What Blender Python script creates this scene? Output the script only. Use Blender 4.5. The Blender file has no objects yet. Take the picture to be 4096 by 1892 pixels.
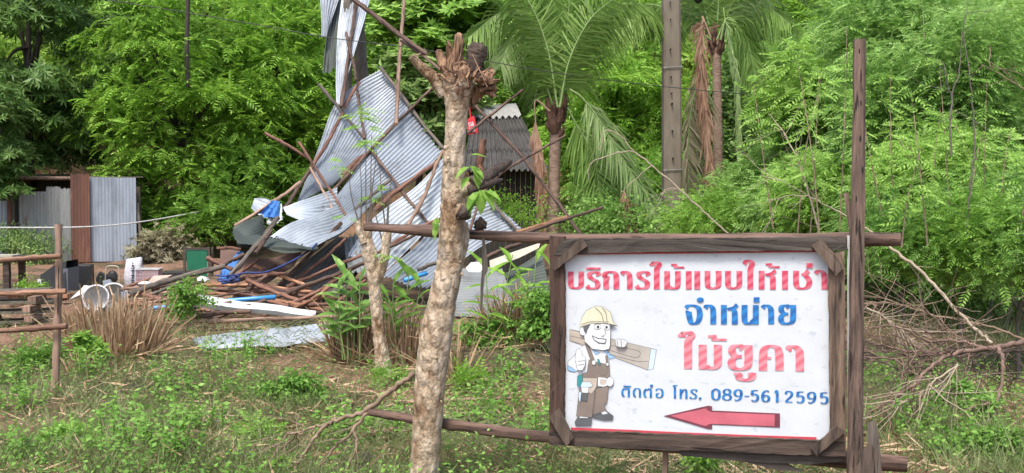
import bpy, math, random
import numpy as np
from mathutils import Vector, Matrix

C = bpy.context.scene.collection
rnd = random.Random(7)
R = math.radians

# ------------------------------------------------------------------ camera, sky, sun, exposure
PX, CX, CY = 2760.0, 1288.0, 595.0
PITCH = R(2.39)
CAM = Vector((0, 0, 1.6))
cd = bpy.data.cameras.new('camera')
cam = bpy.data.objects.new('camera', cd)
C.objects.link(cam)
cam.location = CAM
cam.rotation_euler = (R(90) - PITCH, 0, 0)
cd.sensor_width = 36
cd.lens = 36 * PX / 2576
cd.clip_start = 0.1
cd.clip_end = 500
bpy.context.scene.camera = cam

SUN_EL, SUN_AZ = R(62), R(200)        # from behind and left of the camera, veiled by cloud
w = bpy.data.worlds.new('World')
bpy.context.scene.world = w
w.use_nodes = True
nt = w.node_tree
sky = nt.nodes.new('ShaderNodeTexSky')
sky.sky_type = 'NISHITA'
sky.sun_disc = False
sky.sun_elevation = SUN_EL
sky.sun_rotation = SUN_AZ
sky.air_density = 1.0
sky.dust_density = 4.0
sky.ozone_density = 1.0
nt.links.new(sky.outputs[0], nt.nodes['Background'].inputs[0])
nt.nodes['Background'].inputs[1].default_value = 0.12
sd = bpy.data.lights.new('sun', 'SUN')
sd.energy = 1.5
sd.angle = R(14)
sd.color = (1.0, 0.95, 0.86)
sun = bpy.data.objects.new('sun', sd)
C.objects.link(sun)
sdir = Vector((math.sin(SUN_AZ) * math.cos(SUN_EL), math.cos(SUN_AZ) * math.cos(SUN_EL), math.sin(SUN_EL)))
sun.rotation_euler = sdir.to_track_quat('Z', 'Y').to_euler()
vs = bpy.context.scene.view_settings
vs.view_transform = 'Standard'
vs.look = 'None'
vs.gamma = 1
vs.use_curve_mapping = False
vs.exposure = 1.33
cy = bpy.context.scene.cycles
cy.max_bounces = 8
cy.diffuse_bounces = 4
cy.transmission_bounces = 6

FW = Vector((0, math.cos(PITCH), -math.sin(PITCH)))
UP = Vector((0, math.sin(PITCH), math.cos(PITCH)))
RT = Vector((1, 0, 0))


def ray(u, v):
    return FW + RT * ((u - CX) / PX) - UP * ((v - CY) / PX)


def P(u, v, d):
    return CAM + ray(u, v) * d


def hill(x, y):
    t = max(0.0, y - 25.6)
    s = 0.30 * min(t, 4) + 0.62 * max(0.0, t - 4)
    return s + 0.04 * math.sin(x * 1.3 + y * .7) + 0.03 * math.sin(x * 2.9 - y * 1.7) + 0.02 * math.sin(3.7 * x + 5.1 * y)


def G(u, v, dz=0.0):
    r = ray(u, v)
    t = (1.6 - dz) / -r.z
    p = CAM + r * t
    return Vector((p.x, p.y, hill(p.x, p.y) + dz))


def gd(v):
    return (CAM.z / -ray(CX, v).z)


# enlarged views of the photograph the measurements were read from
def zoomed(x0, y0, s):
    return lambda x, y: ((x0 + x / s) * .62891, (y0 + y / s) * .62891)


zA = zoomed(900, 300, 1.983)
zB = zoomed(1450, 300, 1.983)
zC = zoomed(850, 800, 1.983)
zD = zoomed(1450, 800, 1.984)
zE = zoomed(0, 950, 2.6446)
zF = zoomed(500, 950, 2.644)
zH = zoomed(1250, 0, 2.644)
z2 = zoomed(1024, 0, 1.2578)
z3 = zoomed(2048, 0, 1.2578)
z4 = zoomed(3072, 0, 1.2578)
z6 = zoomed(1024, 946, 1.2578)
z8 = zoomed(3072, 946, 1.2578)
zM = zoomed(2200, 1150, 1.984)
zT = zoomed(2250, 1020, 2.3207)
zU = zoomed(2450, 1280, 2.532)
zS = zoomed(2100, 1600, 1.9815)


# ------------------------------------------------------------------ tagging, building
def tag(o, label=None, cat=None, group=None, kind=None):
    if label: o['label'] = label
    if cat: o['category'] = cat
    if group: o['group'] = group
    if kind: o['kind'] = kind
    return o


def thing(name, label, cat, loc, rotz=0.0, group=None):
    o = bpy.data.objects.new(name, None)
    o.empty_display_size = .1
    C.objects.link(o)
    o.location = loc
    o.rotation_euler = (0, 0, rotz)
    return tag(o, label, cat, group)


def place(name, me, mats, parent=None, world=True):
    for m in (mats if isinstance(mats, (list, tuple)) else [mats]):
        me.materials.append(m)
    o = bpy.data.objects.new(name, me)
    C.objects.link(o)
    if parent is not None:
        o.parent = parent
        if world:
            root = parent
            M = Matrix.LocRotScale(root.location, root.rotation_euler, root.scale)
            while root.parent is not None:
                root = root.parent
                M = Matrix.LocRotScale(root.location, root.rotation_euler, root.scale) @ M
            me.transform(M.inverted())
    return o


class MB:
    def __init__(s):
        s.v, s.f, s.m, s.sm = [], [], [], []

    def add(s, vs, fs, mi=0, smooth=False):
        b = len(s.v)
        s.v += [tuple(p) for p in vs]
        for f in fs:
            s.f.append(tuple(b + i for i in f))
            s.m.append(mi)
            s.sm.append(smooth)

    def quad(s, a, b, c, d, mi=0):
        s.add((a, b, c, d), [(0, 1, 2, 3)], mi)

    def box(s, c, size, M=None, mi=0, bev=0.0):
        x, y, z = (k / 2 for k in size)
        c = Vector(c)
        pts = [Vector((i * x, j * y, k * z)) for i in (-1, 1) for j in (-1, 1) for k in (-1, 1)]
        if M is not None:
            pts = [M @ p for p in pts]
        s.add([p + c for p in pts], [(0, 1, 3, 2), (4, 6, 7, 5), (0, 4, 5, 1), (2, 3, 7, 6), (0, 2, 6, 4), (1, 5, 7, 3)], mi)

    def prism(s, front, back, mi=0):
        n = len(front)
        s.add(list(front) + list(back), [tuple(range(n)), tuple(range(2 * n - 1, n - 1, -1))] +
              [(i, n + i, n + (i + 1) % n, (i + 1) % n) for i in range(n)], mi)

    def beam(s, a, b, w, t, up=Vector((0, 0, 1)), mi=0, jit=0.0):
        a, b = Vector(a), Vector(b)
        d = (b - a).normalized()
        x = d.cross(up).normalized()
        z = x.cross(d)
        N = 6
        vs = []
        for k in range(N + 1):
            p = a.lerp(b, k / N)
            ww, tt = w / 2 * (1 + rnd.uniform(-jit, jit)), t / 2 * (1 + rnd.uniform(-jit, jit))
            vs += [p + x * ww + z * tt, p - x * ww + z * tt, p - x * ww - z * tt, p + x * ww - z * tt]
        fs = [(3, 2, 1, 0), (4 * N, 4 * N + 1, 4 * N + 2, 4 * N + 3)]
        for k in range(N):
            for i in range(4):
                fs.append((4 * k + i, 4 * k + (i + 1) % 4, 4 * k + 4 + (i + 1) % 4, 4 * k + 4 + i))
        s.add(vs, fs, mi)

    def tube(s, pts, rad, n=8, mi=0, cap=True, capmi=None, jit=0.0, seed=0, smooth=True):
        rr = random.Random(seed)
        pts = [Vector(p) for p in pts]
        if not isinstance(rad, (list, tuple)):
            rad = [rad] * len(pts)
        elif len(rad) != len(pts):
            rad = [rad[0] + (rad[-1] - rad[0]) * i / (len(pts) - 1) for i in range(len(pts))]
        vs, fs = [], []
        up = Vector((0.31, 0.17, 0.93))
        X = None
        for i, p in enumerate(pts):
            d = (pts[min(i + 1, len(pts) - 1)] - pts[max(i - 1, 0)]).normalized()
            if X is None:
                X = d.cross(up if abs(d.dot(up)) < .95 else Vector((1, 0, 0))).normalized()
            else:
                X = (X - d * X.dot(d)).normalized()
            Y = d.cross(X)
            for k in range(n):
                a = 2 * math.pi * k / n
                r = rad[i] * (1 + rr.uniform(-jit, jit))
                vs.append(p + X * math.cos(a) * r + Y * math.sin(a) * r)
        for i in range(len(pts) - 1):
            for k in range(n):
                fs.append((i * n + k, i * n + (k + 1) % n, (i + 1) * n + (k + 1) % n, (i + 1) * n + k))
        s.add(vs, fs, mi, smooth)
        if cap:
            cm = mi if capmi is None else capmi
            L = (len(pts) - 1) * n
            s.add(vs[:n], [tuple(range(n - 1, -1, -1))], cm)
            s.add(vs[L:], [tuple(range(n))], cm)

    def lathe(s, base, prof, n=16, mi=0, M=None):
        vs, fs = [], []
        for r, z in prof:
            for k in range(n):
                a = 2 * math.pi * k / n
                p = Vector((r * math.cos(a), r * math.sin(a), z))
                if M is not None: p = M @ p
                vs.append(p + Vector(base))
        for i in range(len(prof) - 1):
            for k in range(n):
                fs.append((i * n + k, i * n + (k + 1) % n, (i + 1) * n + (k + 1) % n, (i + 1) * n + k))
        s.add(vs, fs, mi, True)

    def build(s, name, mats, parent=None, world=True):
        me = bpy.data.meshes.new(name)
        me.from_pydata(s.v, [], s.f)
        me.polygons.foreach_set('material_index', s.m)
        me.polygons.foreach_set('use_smooth', s.sm)
        me.update()
        return place(name, me, mats, parent, world)


def quadmesh(name, q, mats, parent=None, mi=None):
    """q: (N,4,3) array of leaf-sized faces"""
    q = np.asarray(q, dtype=np.float32)
    N = len(q)
    me = bpy.data.meshes.new(name)
    me.vertices.add(4 * N)
    me.vertices.foreach_set('co', q.reshape(-1))
    me.loops.add(4 * N)
    me.loops.foreach_set('vertex_index', np.arange(4 * N, dtype=np.int32))
    me.polygons.add(N)
    me.polygons.foreach_set('loop_start', np.arange(0, 4 * N, 4, dtype=np.int32))
    if mi is not None:
        me.polygons.foreach_set('material_index', np.asarray(mi, dtype=np.int32))
    me.update(calc_edges=True)
    return place(name, me, mats, parent)


def crom(pts, n=6):
    pts = [Vector(p) for p in pts]
    if len(pts) < 3:
        return [pts[0].lerp(pts[-1], i / n) for i in range(n + 1)]
    q = [pts[0] * 2 - pts[1]] + pts + [pts[-1] * 2 - pts[-2]]
    out = []
    for i in range(1, len(q) - 2):
        a, b, c, d = q[i - 1:i + 3]
        for k in range(n):
            t = k / n
            out.append(.5 * ((2 * b) + (c - a) * t + (2 * a - 5 * b + 4 * c - d) * t * t + (3 * b - a - 3 * c + d) * t ** 3))
    return out + [pts[-1]]


# ------------------------------------------------------------------ materials
def newmat(name):
    m = bpy.data.materials.new(name)
    m.use_nodes = True
    t = m.node_tree
    return m, t, t.nodes['Principled BSDF'], t.nodes, t.links


def ramp(t, cols, pos=None):
    r = t.nodes.new('ShaderNodeValToRGB')
    e = r.color_ramp.elements
    n = len(cols)
    while len(e) < n: e.new(.5)
    for i, c in enumerate(cols):
        e[i].position = pos[i] if pos else i / (n - 1)
        e[i].color = (*c, 1)
    return r


def noise(t, scale, detail=6, rough=.6, vec=None):
    n = t.nodes.new('ShaderNodeTexNoise')
    n.inputs['Scale'].default_value = scale
    n.inputs['Detail'].default_value = detail
    n.inputs['Roughness'].default_value = rough
    if vec is not None: t.links.new(vec, n.inputs['Vector'])
    return n


def mapped(t, scale=(1, 1, 1), coord='Object'):
    tc = t.nodes.new('ShaderNodeTexCoord')
    mp = t.nodes.new('ShaderNodeMapping')
    mp.inputs['Scale'].default_value = scale
    t.links.new(tc.outputs[coord], mp.inputs['Vector'])
    return mp.outputs[0]


def bump(t, b, src, strength=.5, dist=.01):
    bn = t.nodes.new('ShaderNodeBump')
    bn.inputs['Strength'].default_value = strength
    bn.inputs['Distance'].default_value = dist
    t.links.new(src, bn.inputs['Height'])
    t.links.new(bn.outputs[0], b.inputs['Normal'])


def surf(name, cols, scale=4, stretch=(1, 1, 1), rough=.8, bmp=.4, bdist=.01, metal=0.0, pos=None, detail=7, bscale=None):
    m, t, b, N, L = newmat(name)
    v = mapped(t, stretch)
    n = noise(t, scale, detail, .65, v)
    r = ramp(t, cols, pos or [.3 + .4 * i / (len(cols) - 1) for i in range(len(cols))])
    L.new(n.outputs[0], r.inputs[0])
    L.new(r.outputs[0], b.inputs['Base Color'])
    b.inputs['Roughness'].default_value = rough
    b.inputs['Metallic'].default_value = metal
    n2 = noise(t, bscale or scale * 3, 6, .6, v)
    bump(t, b, n2.outputs[0], bmp, bdist)
    return m


def plain(name, col, rough=.6, metal=0.0):
    m, t, b, N, L = newmat(name)
    n = noise(t, 9, 5, .6, mapped(t))
    r = ramp(t, [tuple(c * .82 for c in col), tuple(min(1, c * 1.12) for c in col)], [.3, .7])
    L.new(n.outputs[0], r.inputs[0])
    L.new(r.outputs[0], b.inputs['Base Color'])
    b.inputs['Roughness'].default_value = rough
    b.inputs['Metallic'].default_value = metal
    return m


def wood(name, dark, light, end=None, scale=3.0, axis=2, bmp=.6):
    st = [9, 9, 9]
    st[axis] = .7
    m, t, b, N, L = newmat(name)
    v = mapped(t, st)
    oi = t.nodes.new('ShaderNodeObjectInfo')
    ad = t.nodes.new('ShaderNodeVectorMath')
    ad.operation = 'ADD'
    L.new(v, ad.inputs[0])
    L.new(oi.outputs['Random'], ad.inputs[1])
    sc = t.nodes.new('ShaderNodeVectorMath')
    sc.operation = 'SCALE'
    sc.inputs['Scale'].default_value = 1.0
    L.new(ad.outputs[0], sc.inputs[0])
    n = noise(t, scale, 9, .7, sc.outputs[0])
    mid = tuple((a + c) / 2 for a, c in zip(dark, light))
    r = ramp(t, [dark, mid, light], [.36, .5, .66])
    L.new(n.outputs[0], r.inputs[0])
    hs = t.nodes.new('ShaderNodeHueSaturation')
    ma = t.nodes.new('ShaderNodeMapRange')
    ma.inputs['To Min'].default_value = .75
    ma.inputs['To Max'].default_value = 1.25
    L.new(oi.outputs['Random'], ma.inputs[0])
    L.new(ma.outputs[0], hs.inputs['Value'])
    L.new(r.outputs[0], hs.inputs['Color'])
    n2 = noise(t, scale * 1.7, 3, .5, sc.outputs[0])
    r2 = ramp(t, [(.16, .14, .13), (1, 1, 1)], [.34, .385])
    L.new(n2.outputs[0], r2.inputs[0])
    mx = N.new('ShaderNodeMix')
    mx.data_type = 'RGBA'
    mx.blend_type = 'MULTIPLY'
    mx.inputs[0].default_value = 1
    L.new(hs.outputs[0], mx.inputs[6])
    L.new(r2.outputs[0], mx.inputs[7])
    L.new(mx.outputs[2], b.inputs['Base Color'])
    b.inputs['Roughness'].default_value = .85
    bump(t, b, n.outputs[0], bmp, .012)
    return m


def leaf(name, cols, trans=.35, rough=.45, patch=None):
    m, t, b, N, L = newmat(name)
    g = N.new('ShaderNodeNewGeometry')
    nz = noise(t, .9, 3, .5, mapped(t))
    mx = N.new('ShaderNodeMath')
    mx.operation = 'MULTIPLY_ADD'
    mx.inputs[1].default_value = .62
    L.new(g.outputs['Random Per Island'], mx.inputs[0])
    ms = N.new('ShaderNodeMath')
    ms.operation = 'MULTIPLY_ADD'
    ms.inputs[1].default_value = 1.5
    ms.inputs[2].default_value = -.56
    L.new(nz.outputs[0], ms.inputs[0])
    L.new(ms.outputs[0], mx.inputs[2])
    r = ramp(t, cols)
    L.new(mx.outputs[0], r.inputs[0])
    L.new(r.outputs[0], b.inputs['Base Color'])
    b.inputs['Roughness'].default_value = rough
    b.inputs['Specular IOR Level'].default_value = .16
    tr = N.new('ShaderNodeBsdfTranslucent')
    hs = N.new('ShaderNodeHueSaturation')
    hs.inputs['Value'].default_value = 1.25
    hs.inputs['Hue'].default_value = .49
    L.new(r.outputs[0], hs.inputs['Color'])
    L.new(hs.outputs[0], tr.inputs[0])
    mix = N.new('ShaderNodeMixShader')
    mix.inputs[0].default_value = trans
    L.new(b.outputs[0], mix.inputs[1])
    L.new(tr.outputs[0], mix.inputs[2])
    L.new(mix.outputs[0], N['Material Output'].inputs[0])
    return m


M = {}
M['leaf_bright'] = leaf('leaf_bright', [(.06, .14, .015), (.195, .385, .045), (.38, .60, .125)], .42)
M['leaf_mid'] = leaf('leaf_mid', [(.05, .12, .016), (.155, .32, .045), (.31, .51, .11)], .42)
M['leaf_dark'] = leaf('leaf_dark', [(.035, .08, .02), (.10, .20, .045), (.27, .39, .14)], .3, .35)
M['leaf_grey'] = leaf('leaf_grey', [(.08, .16, .045), (.21, .33, .10), (.39, .52, .21)], .35, .5)
M['leaf_lime'] = leaf('leaf_lime', [(.11, .24, .035), (.24, .43, .075), (.42, .61, .19)], .42)
M['leaf_right'] = leaf('leaf_right', [(.08, .18, .04), (.22, .40, .09), (.41, .60, .23)], .42)
M['leaf_far'] = leaf('leaf_far', [(.07, .14, .02), (.19, .33, .045), (.35, .52, .11)], .4)
M['palm'] = leaf('palm', [(.06, .12, .025), (.15, .26, .055), (.29, .42, .13)], .3, .35)
M['palm_pale'] = leaf('palm_pale', [(.12, .2, .07), (.2, .3, .11), (.3, .38, .17)], .3, .4)
M['palm_dry'] = leaf('palm_dry', [(.15, .08, .05), (.29, .17, .115), (.42, .28, .20)], .15, .7)
M['palm_half'] = leaf('palm_half', [(.12, .14, .06), (.25, .23, .14), (.36, .31, .22)], .2, .6)
M['straw'] = leaf('straw', [(.13, .08, .045), (.38, .26, .155), (.60, .46, .31)], .1, .75)
M['grass'] = leaf('grass', [(.08, .11, .035), (.17, .22, .08), (.33, .36, .19)], .3, .6)
M['weed'] = leaf('weed', [(.05, .13, .02), (.14, .29, .045), (.27, .45, .11)], .3, .5)

M['bark_dark'] = surf('bark_dark', [(.02, .016, .012), (.06, .05, .04)], 12, (1, 1, .3), .9, .7, .03)
M['bark_grey'] = surf('bark_grey', [(.07, .06, .05), (.17, .15, .125)], 10, (1, 1, .4), .9, .6, .02)
M['pole_brown'] = wood('pole_brown', (.028, .016, .012), (.16, .098, .072))
M['pole_red'] = wood('pole_red', (.055, .024, .016), (.25, .125, .085))
M['pole_pale'] = wood('pole_pale', (.11, .065, .045), (.36, .24, .175))
M['pole_grey'] = wood('pole_grey', (.032, .026, .021), (.16, .135, .11))
M['cut_end'] = surf('cut_end', [(.30, .18, .10), (.55, .36, .22)], 20)
M['orange_wood'] = wood('orange_wood', (.17, .07, .035), (.43, .235, .135))
M['plank_h'] = wood('plank_h', (.014, .010, .008), (.095, .066, .05), axis=0)
M['plank_top'] = wood('plank_top', (.03, .025, .021), (.09, .075, .062), axis=0)
M['plank_v'] = wood('plank_v', (.028, .016, .011), (.125, .07, .05), axis=2)
M['plank_r'] = wood('plank_r', (.03, .02, .015), (.21, .145, .10), axis=2)
M['brace'] = wood('brace', (.03, .021, .016), (.16, .115, .085), axis=2)
M['post'] = wood('post', (.028, .019, .015), (.27, .18, .135), axis=2)
M['bamboo'] = wood('bamboo', (.09, .04, .025), (.34, .195, .125), axis=2)
M['old_plank'] = wood('old_plank', (.05, .042, .03), (.19, .17, .125), axis=0)


def tin(name, base, dirty, rust=None, rustamt=.55, metal=.35, rough=.42, axis_scale=(1.2, 1.2, 1.2)):
    m, t, b, N, L = newmat(name)
    v = mapped(t, axis_scale)
    n = noise(t, 1.6, 8, .65, v)
    r = ramp(t, [dirty, base, tuple(min(1, c * 1.18) for c in base)], [.3, .5, .75])
    L.new(n.outputs[0], r.inputs[0])
    out = r.outputs[0]
    if rust:
        n2 = noise(t, 3.1, 9, .75, v)
        r2 = ramp(t, [(0, 0, 0), (1, 1, 1)], [rustamt, rustamt + .1])
        L.new(n2.outputs[0], r2.inputs[0])
        mx = N.new('ShaderNodeMix')
        mx.data_type = 'RGBA'
        L.new(r2.outputs[0], mx.inputs[0])
        L.new(out, mx.inputs[6])
        mx.inputs[7].default_value = (*rust, 1)
        out = mx.outputs[2]
    L.new(out, b.inputs['Base Color'])
    b.inputs['Metallic'].default_value = metal
    b.inputs['Roughness'].default_value = rough
    bump(t, b, noise(t, 5, 4, .5, v).outputs[0], .15, .02)
    return m


M['tin'] = tin('tin', (.285, .32, .36), (.17, .19, .21), (.15, .115, .095), .60)
M['tin_white'] = tin('tin_white', (.41, .45, .485), (.24, .265, .29), (.18, .14, .115), .61)
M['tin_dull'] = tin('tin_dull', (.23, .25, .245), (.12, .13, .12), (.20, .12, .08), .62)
M['tin_low'] = tin('tin_low', (.17, .185, .19), (.09, .10, .10), (.16, .12, .10), .6, .1, .7)
M['ridge'] = plain('ridge', (.30, .30, .29), .8)
M['tub_white'] = plain('tub_white', (.40, .41, .41), .5)
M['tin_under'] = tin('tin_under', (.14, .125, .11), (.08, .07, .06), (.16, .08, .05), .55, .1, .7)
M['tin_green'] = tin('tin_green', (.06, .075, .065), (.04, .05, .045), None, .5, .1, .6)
M['shed_blue'] = tin('shed_blue', (.25, .29, .345), (.16, .185, .22), (.20, .13, .10), .66, .1, .7, (2, 2, .5))
M['shed_pale'] = tin('shed_pale', (.25, .265, .265), (.13, .135, .13), (.16, .08, .05), .58, .1, .7, (2, 2, .4))
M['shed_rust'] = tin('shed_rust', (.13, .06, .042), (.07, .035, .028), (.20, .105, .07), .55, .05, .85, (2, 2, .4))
M['cement_tile'] = tin('cement_tile', (.066, .064, .062), (.035, .033, .032), (.15, .15, .135), .62, 0, .9, (3, 3, 3))
M['white_ridge'] = plain('white_ridge', (.44, .45, .44), .7)
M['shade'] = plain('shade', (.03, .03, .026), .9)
M['concrete'] = surf('concrete', [(.10, .08, .058), (.20, .17, .13)], 5, (1, 1, .25), .9, .25, .01)
M['hole'] = plain('hole', (.012, .01, .01), .9)
M['wire'] = plain('wire', (.03, .03, .032), .6)
M['steel_band'] = plain('steel_band', (.30, .30, .30), .4, .5)
M['cord'] = plain('cord', (.45, .46, .45), .8)
M['blue_pipe'] = plain('blue_pipe', (.05, .26, .58), .35)
M['blue_rope'] = plain('blue_rope', (.02, .04, .15), .7)
M['blue_cloth'] = plain('blue_cloth', (.03, .14, .40), .7)
M['tarp'] = surf('tarp', [(.02, .03, .024), (.05, .065, .055)], 30, (1, 1, 1), .75, .5, .01)
M['white_plastic'] = plain('white_plastic', (.54, .56, .56), .35)
M['grey_plastic'] = plain('grey_plastic', (.42, .42, .39), .45)
M['black_plastic'] = plain('black_plastic', (.018, .019, .021), .45)
M['tv_grey'] = plain('tv_grey', (.11, .125, .15), .5)
M['pink'] = plain('pink', (.42, .31, .34), .5)
M['cream'] = plain('cream', (.36, .34, .27), .5)
M['green_sheet'] = plain('green_sheet', (.012, .13, .07), .35)
M['brown_board'] = surf('brown_board', [(.07, .04, .032), (.14, .08, .06)], 3)
M['red_sign'] = plain('red_sign', (.55, .02, .03), .4)
M['bag'] = surf('bag', [(.42, .42, .46), (.58, .58, .61)], 6, rough=.6, bmp=.6, bdist=.03)
M['ink'] = plain('ink', (.03, .035, .05), .6)
M['rag'] = surf('rag', [(.30, .24, .20), (.48, .36, .30)], 5, bmp=.6, bdist=.03)

# ------------------------------------------------------------------ ground, bank and hillside
def ground():
    xs = np.concatenate([np.linspace(-60, -16, 20), np.arange(-15, 15.01, .25), np.linspace(16, 60, 20)])
    ys = np.concatenate([np.linspace(-12, 3.5, 8), np.arange(4, 30, .25), np.linspace(30.5, 90, 60)])
    X, Y = np.meshgrid(xs, ys)
    Z = np.vectorize(hill)(X, Y)
    nx, ny = len(xs), len(ys)
    co = np.stack([X, Y, Z], -1).reshape(-1, 3)
    f = [(j * nx + i, j * nx + i + 1, (j + 1) * nx + i + 1, (j + 1) * nx + i) for j in range(ny - 1) for i in range(nx - 1)]
    me = bpy.data.meshes.new('ground')
    me.from_pydata(co.tolist(), [], f)
    me.polygons.foreach_set('use_smooth', [True] * len(f))
    m, t, b, N, L = newmat('soil')
    v = mapped(t)
    n1 = noise(t, .55, 5, .6, v)
    n2 = noise(t, 14, 9, .75, v)
    r1 = ramp(t, [(.05, .042, .018), (.115, .078, .045), (.235, .135, .088)], [.36, .46, .56])
    r2 = ramp(t, [(.35, .33, .3), (1, .97, .92), (1.5, 1.45, 1.35)], [.32, .5, .7])
    L.new(n1.outputs[0], r1.inputs[0])
    L.new(n2.outputs[0], r2.inputs[0])
    mx = N.new('ShaderNodeMix')
    mx.data_type = 'RGBA'
    mx.blend_type = 'MULTIPLY'
    mx.inputs[0].default_value = 1
    L.new(r1.outputs[0], mx.inputs[6])
    L.new(r2.outputs[0], mx.inputs[7])
    L.new(mx.outputs[2], b.inputs['Base Color'])
    b.inputs['Roughness'].default_value = .95
    bump(t, b, n2.outputs[0], .9, .05)
    o = place('ground', me, m)
    tag(o, kind='structure')


ground()

# ------------------------------------------------------------------ the sign on its poles
SL, SR = P(1390, 850, 5.4), P(2132, 850, 5.02)
sx = Vector((SR.x - SL.x, SR.y - SL.y, 0)).normalized()
sn = Vector((0, 0, 1)).cross(sx)          # away from the camera
SO = P(1390, 1110, 5.4)


def S(p, off=0.0):
    """a point of the sign face (local frame: x along the board, z up, -y toward the viewer)"""
    r = ray(*p)
    t = (SL - CAM).dot(sn) / r.dot(sn)
    q = CAM + r * t - SO
    return Vector((q.dot(sx), -off, q.z))


sign = thing('sign_board', 'white painted board with red and blue Thai lettering in a rough dark timber frame', 'sign', SO, math.atan2(sx.y, sx.x))


def sprism(name, mat, px, z0, z1, parent=sign, **k):
    mb = MB()
    if name != 'edge_strip':
        rr = random.Random(int(px[0][0] * 7 + px[0][1]))
        out = []
        for a, c in zip(px, px[1:] + px[:1]):
            m_ = max(1, int(math.hypot(c[0] - a[0], c[1] - a[1]) / 14))
            for i in range(m_):
                j = 0 if i == 0 else 1.5
                out.append((a[0] + (c[0] - a[0]) * i / m_ + rr.uniform(-j, j), a[1] + (c[1] - a[1]) * i / m_ + rr.uniform(-j, j)))
        px = out
    mb.prism([S(p, z1 + rnd.uniform(-.003, .003)) for p in px], [S(p, z0) for p in px])
    return mb.build(name, mat, parent, False)


m, t, b, N, L = newmat('banner_vinyl')
v = mapped(t, (1, 1, 1))
n = noise(t, 7, 8, .7, v)
r = ramp(t, [(.42, .455, .49), (.545, .585, .625), (.585, .63, .66)], [.25, .40, .7])
L.new(n.outputs[0], r.inputs[0])
n3 = noise(t, 16, 3, .5, mapped(t, (1, 1, 2.2)))
r3 = ramp(t, [(.80, .82, .87), (1, 1, 1)], [.30, .37])
L.new(n3.outputs[0], r3.inputs[0])
mx = N.new('ShaderNodeMix'); mx.data_type = 'RGBA'; mx.blend_type = 'MULTIPLY'; mx.inputs[0].default_value = 1
L.new(r.outputs[0], mx.inputs[6]); L.new(r3.outputs[0], mx.inputs[7])
L.new(mx.outputs[2], b.inputs['Base Color'])
b.inputs['Roughness'].default_value = .5
bump(t, b, noise(t, 5, 4, .5, v).outputs[0], .25, .02)
M['banner'] = m


def striped(name, a, c, rot=35, dark=False):
    m, t, b, N, L = newmat(name)
    tc = N.new('ShaderNodeTexCoord')
    mp = N.new('ShaderNodeMapping')
    mp.inputs['Rotation'].default_value = (0, R(rot), 0)
    L.new(tc.outputs['Object'], mp.inputs[0])
    wv = N.new('ShaderNodeTexWave')
    wv.bands_direction = 'Z'
    wv.inputs['Scale'].default_value = 9
    wv.inputs['Distortion'].default_value = 3.5
    wv.inputs['Detail'].default_value = 3
    L.new(mp.outputs[0], wv.inputs[0])
    r = ramp(t, [a, c])
    L.new(wv.outputs[0], r.inputs[0])
    L.new(r.outputs[0], b.inputs['Base Color'])
    b.inputs['Roughness'].default_value = .5
    return m


M['letter_red'] = striped('letter_red', (.50, .04, .085), (.60, .15, .205))
M['letter_pink'] = striped('letter_pink', (.56, .12, .165), (.66, .26, .30))
M['letter_blue'] = striped('letter_blue', (.012, .11, .34), (.018, .20, .52))
M['arrow_red'] = plain('arrow_red', (.50, .12, .16), .5)
M['arrow_edge'] = plain('arrow_edge', (.16, .04, .06), .5)
M['edge_red'] = plain('edge_red', (.50, .055, .075), .5)

# panel and its printed red borders
mb = MB()
mb.prism([S(p, .006) for p in [(1422, 628), (2096, 628), (2100, 1104), (1422, 1088)]],
         [S(p, -.010) for p in [(1422, 628), (2096, 628), (2100, 1104), (1422, 1088)]], 0)
mb.prism([S(p, .009) for p in [(1440, 622), (2092, 622), (2092, 633), (1440, 640)]], [S(p, .007) for p in [(1440, 622), (2092, 622), (2092, 633), (1440, 640)]], 1)
bl = [zS(375, 208), zS(830, 226), zS(1240, 246), zS(1800, 268), zS(2310, 284), zS(2310, 312), zS(1240, 268), zS(375, 232)]
mb.prism([S(p, .009) for p in bl], [S(p, .007) for p in bl], 1)
banner = mb.build('banner', [M['banner'], M['edge_red']], sign, False)
banner['label'] = 'white printed panel with red edges'

sprism('frame_board', M['plank_top'], [(1422, 601), (1600, 599), (1860, 597), (2126, 594), (2133, 628), (1860, 631), (1600, 633), (1400, 640)], -.012, .035)
sprism('frame_board', M['plank_h'], [zS(212, 236), zS(380, 226), zS(560, 233), zS(840, 240), zS(1100, 254), zS(1400, 262), zS(1800, 280), zS(2300, 302), zS(2540, 318), zS(2540, 425), zS(1700, 395), zS(900, 368), zS(212, 335)], -.012, .036)
sprism('frame_board', M['plank_v'], [(1389, 592), (1425, 594), (1427, 840), (1424, 1084), (1418, 1110), (1387, 1110), (1390, 850)], -.012, .030)
sprism('frame_board', M['plank_r'], [(2081, 634), (2124, 630), (2126, 800), (2128, 980), (2128, 1106), (2088, 1104), (2086, 1000), (2085, 820)], -.012, .032)
for q in ([(1398, 660), (1470, 597), (1485, 618), (1404, 678)], [(2042, 616), (2066, 596), (2122, 670), (2103, 692)],
          [(1390, 1044), (1414, 1020), (1451, 1094), (1434, 1114)], [(2040, 1118), (2104, 1062), (2124, 1078), (2056, 1138)]):
    sprism('corner_brace', M['brace'], q, .037, .060)
sprism('edge_strip', M['white_ridge'], [(2131, 592), (2137, 592), (2137, 1190), (2131, 1190)], -.02, .010)
sprism('support_stake', M['plank_r'], [(1666, 1100), (1679, 1100), (1680, 1330), (1668, 1330)], -.05, -.013)
mb = MB()
under = [zS(1180, 372), zS(2000, 420), zS(2540, 430), zS(2540, 470), zS(2250, 500), zS(1800, 478), zS(1250, 430)]
mb.prism([S(p, .012) for p in under], [S(p, -.03) for p in under])
shard = [zS(1700, 470), zS(2060, 492), zS(2190, 560), zS(2000, 545)]
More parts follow.
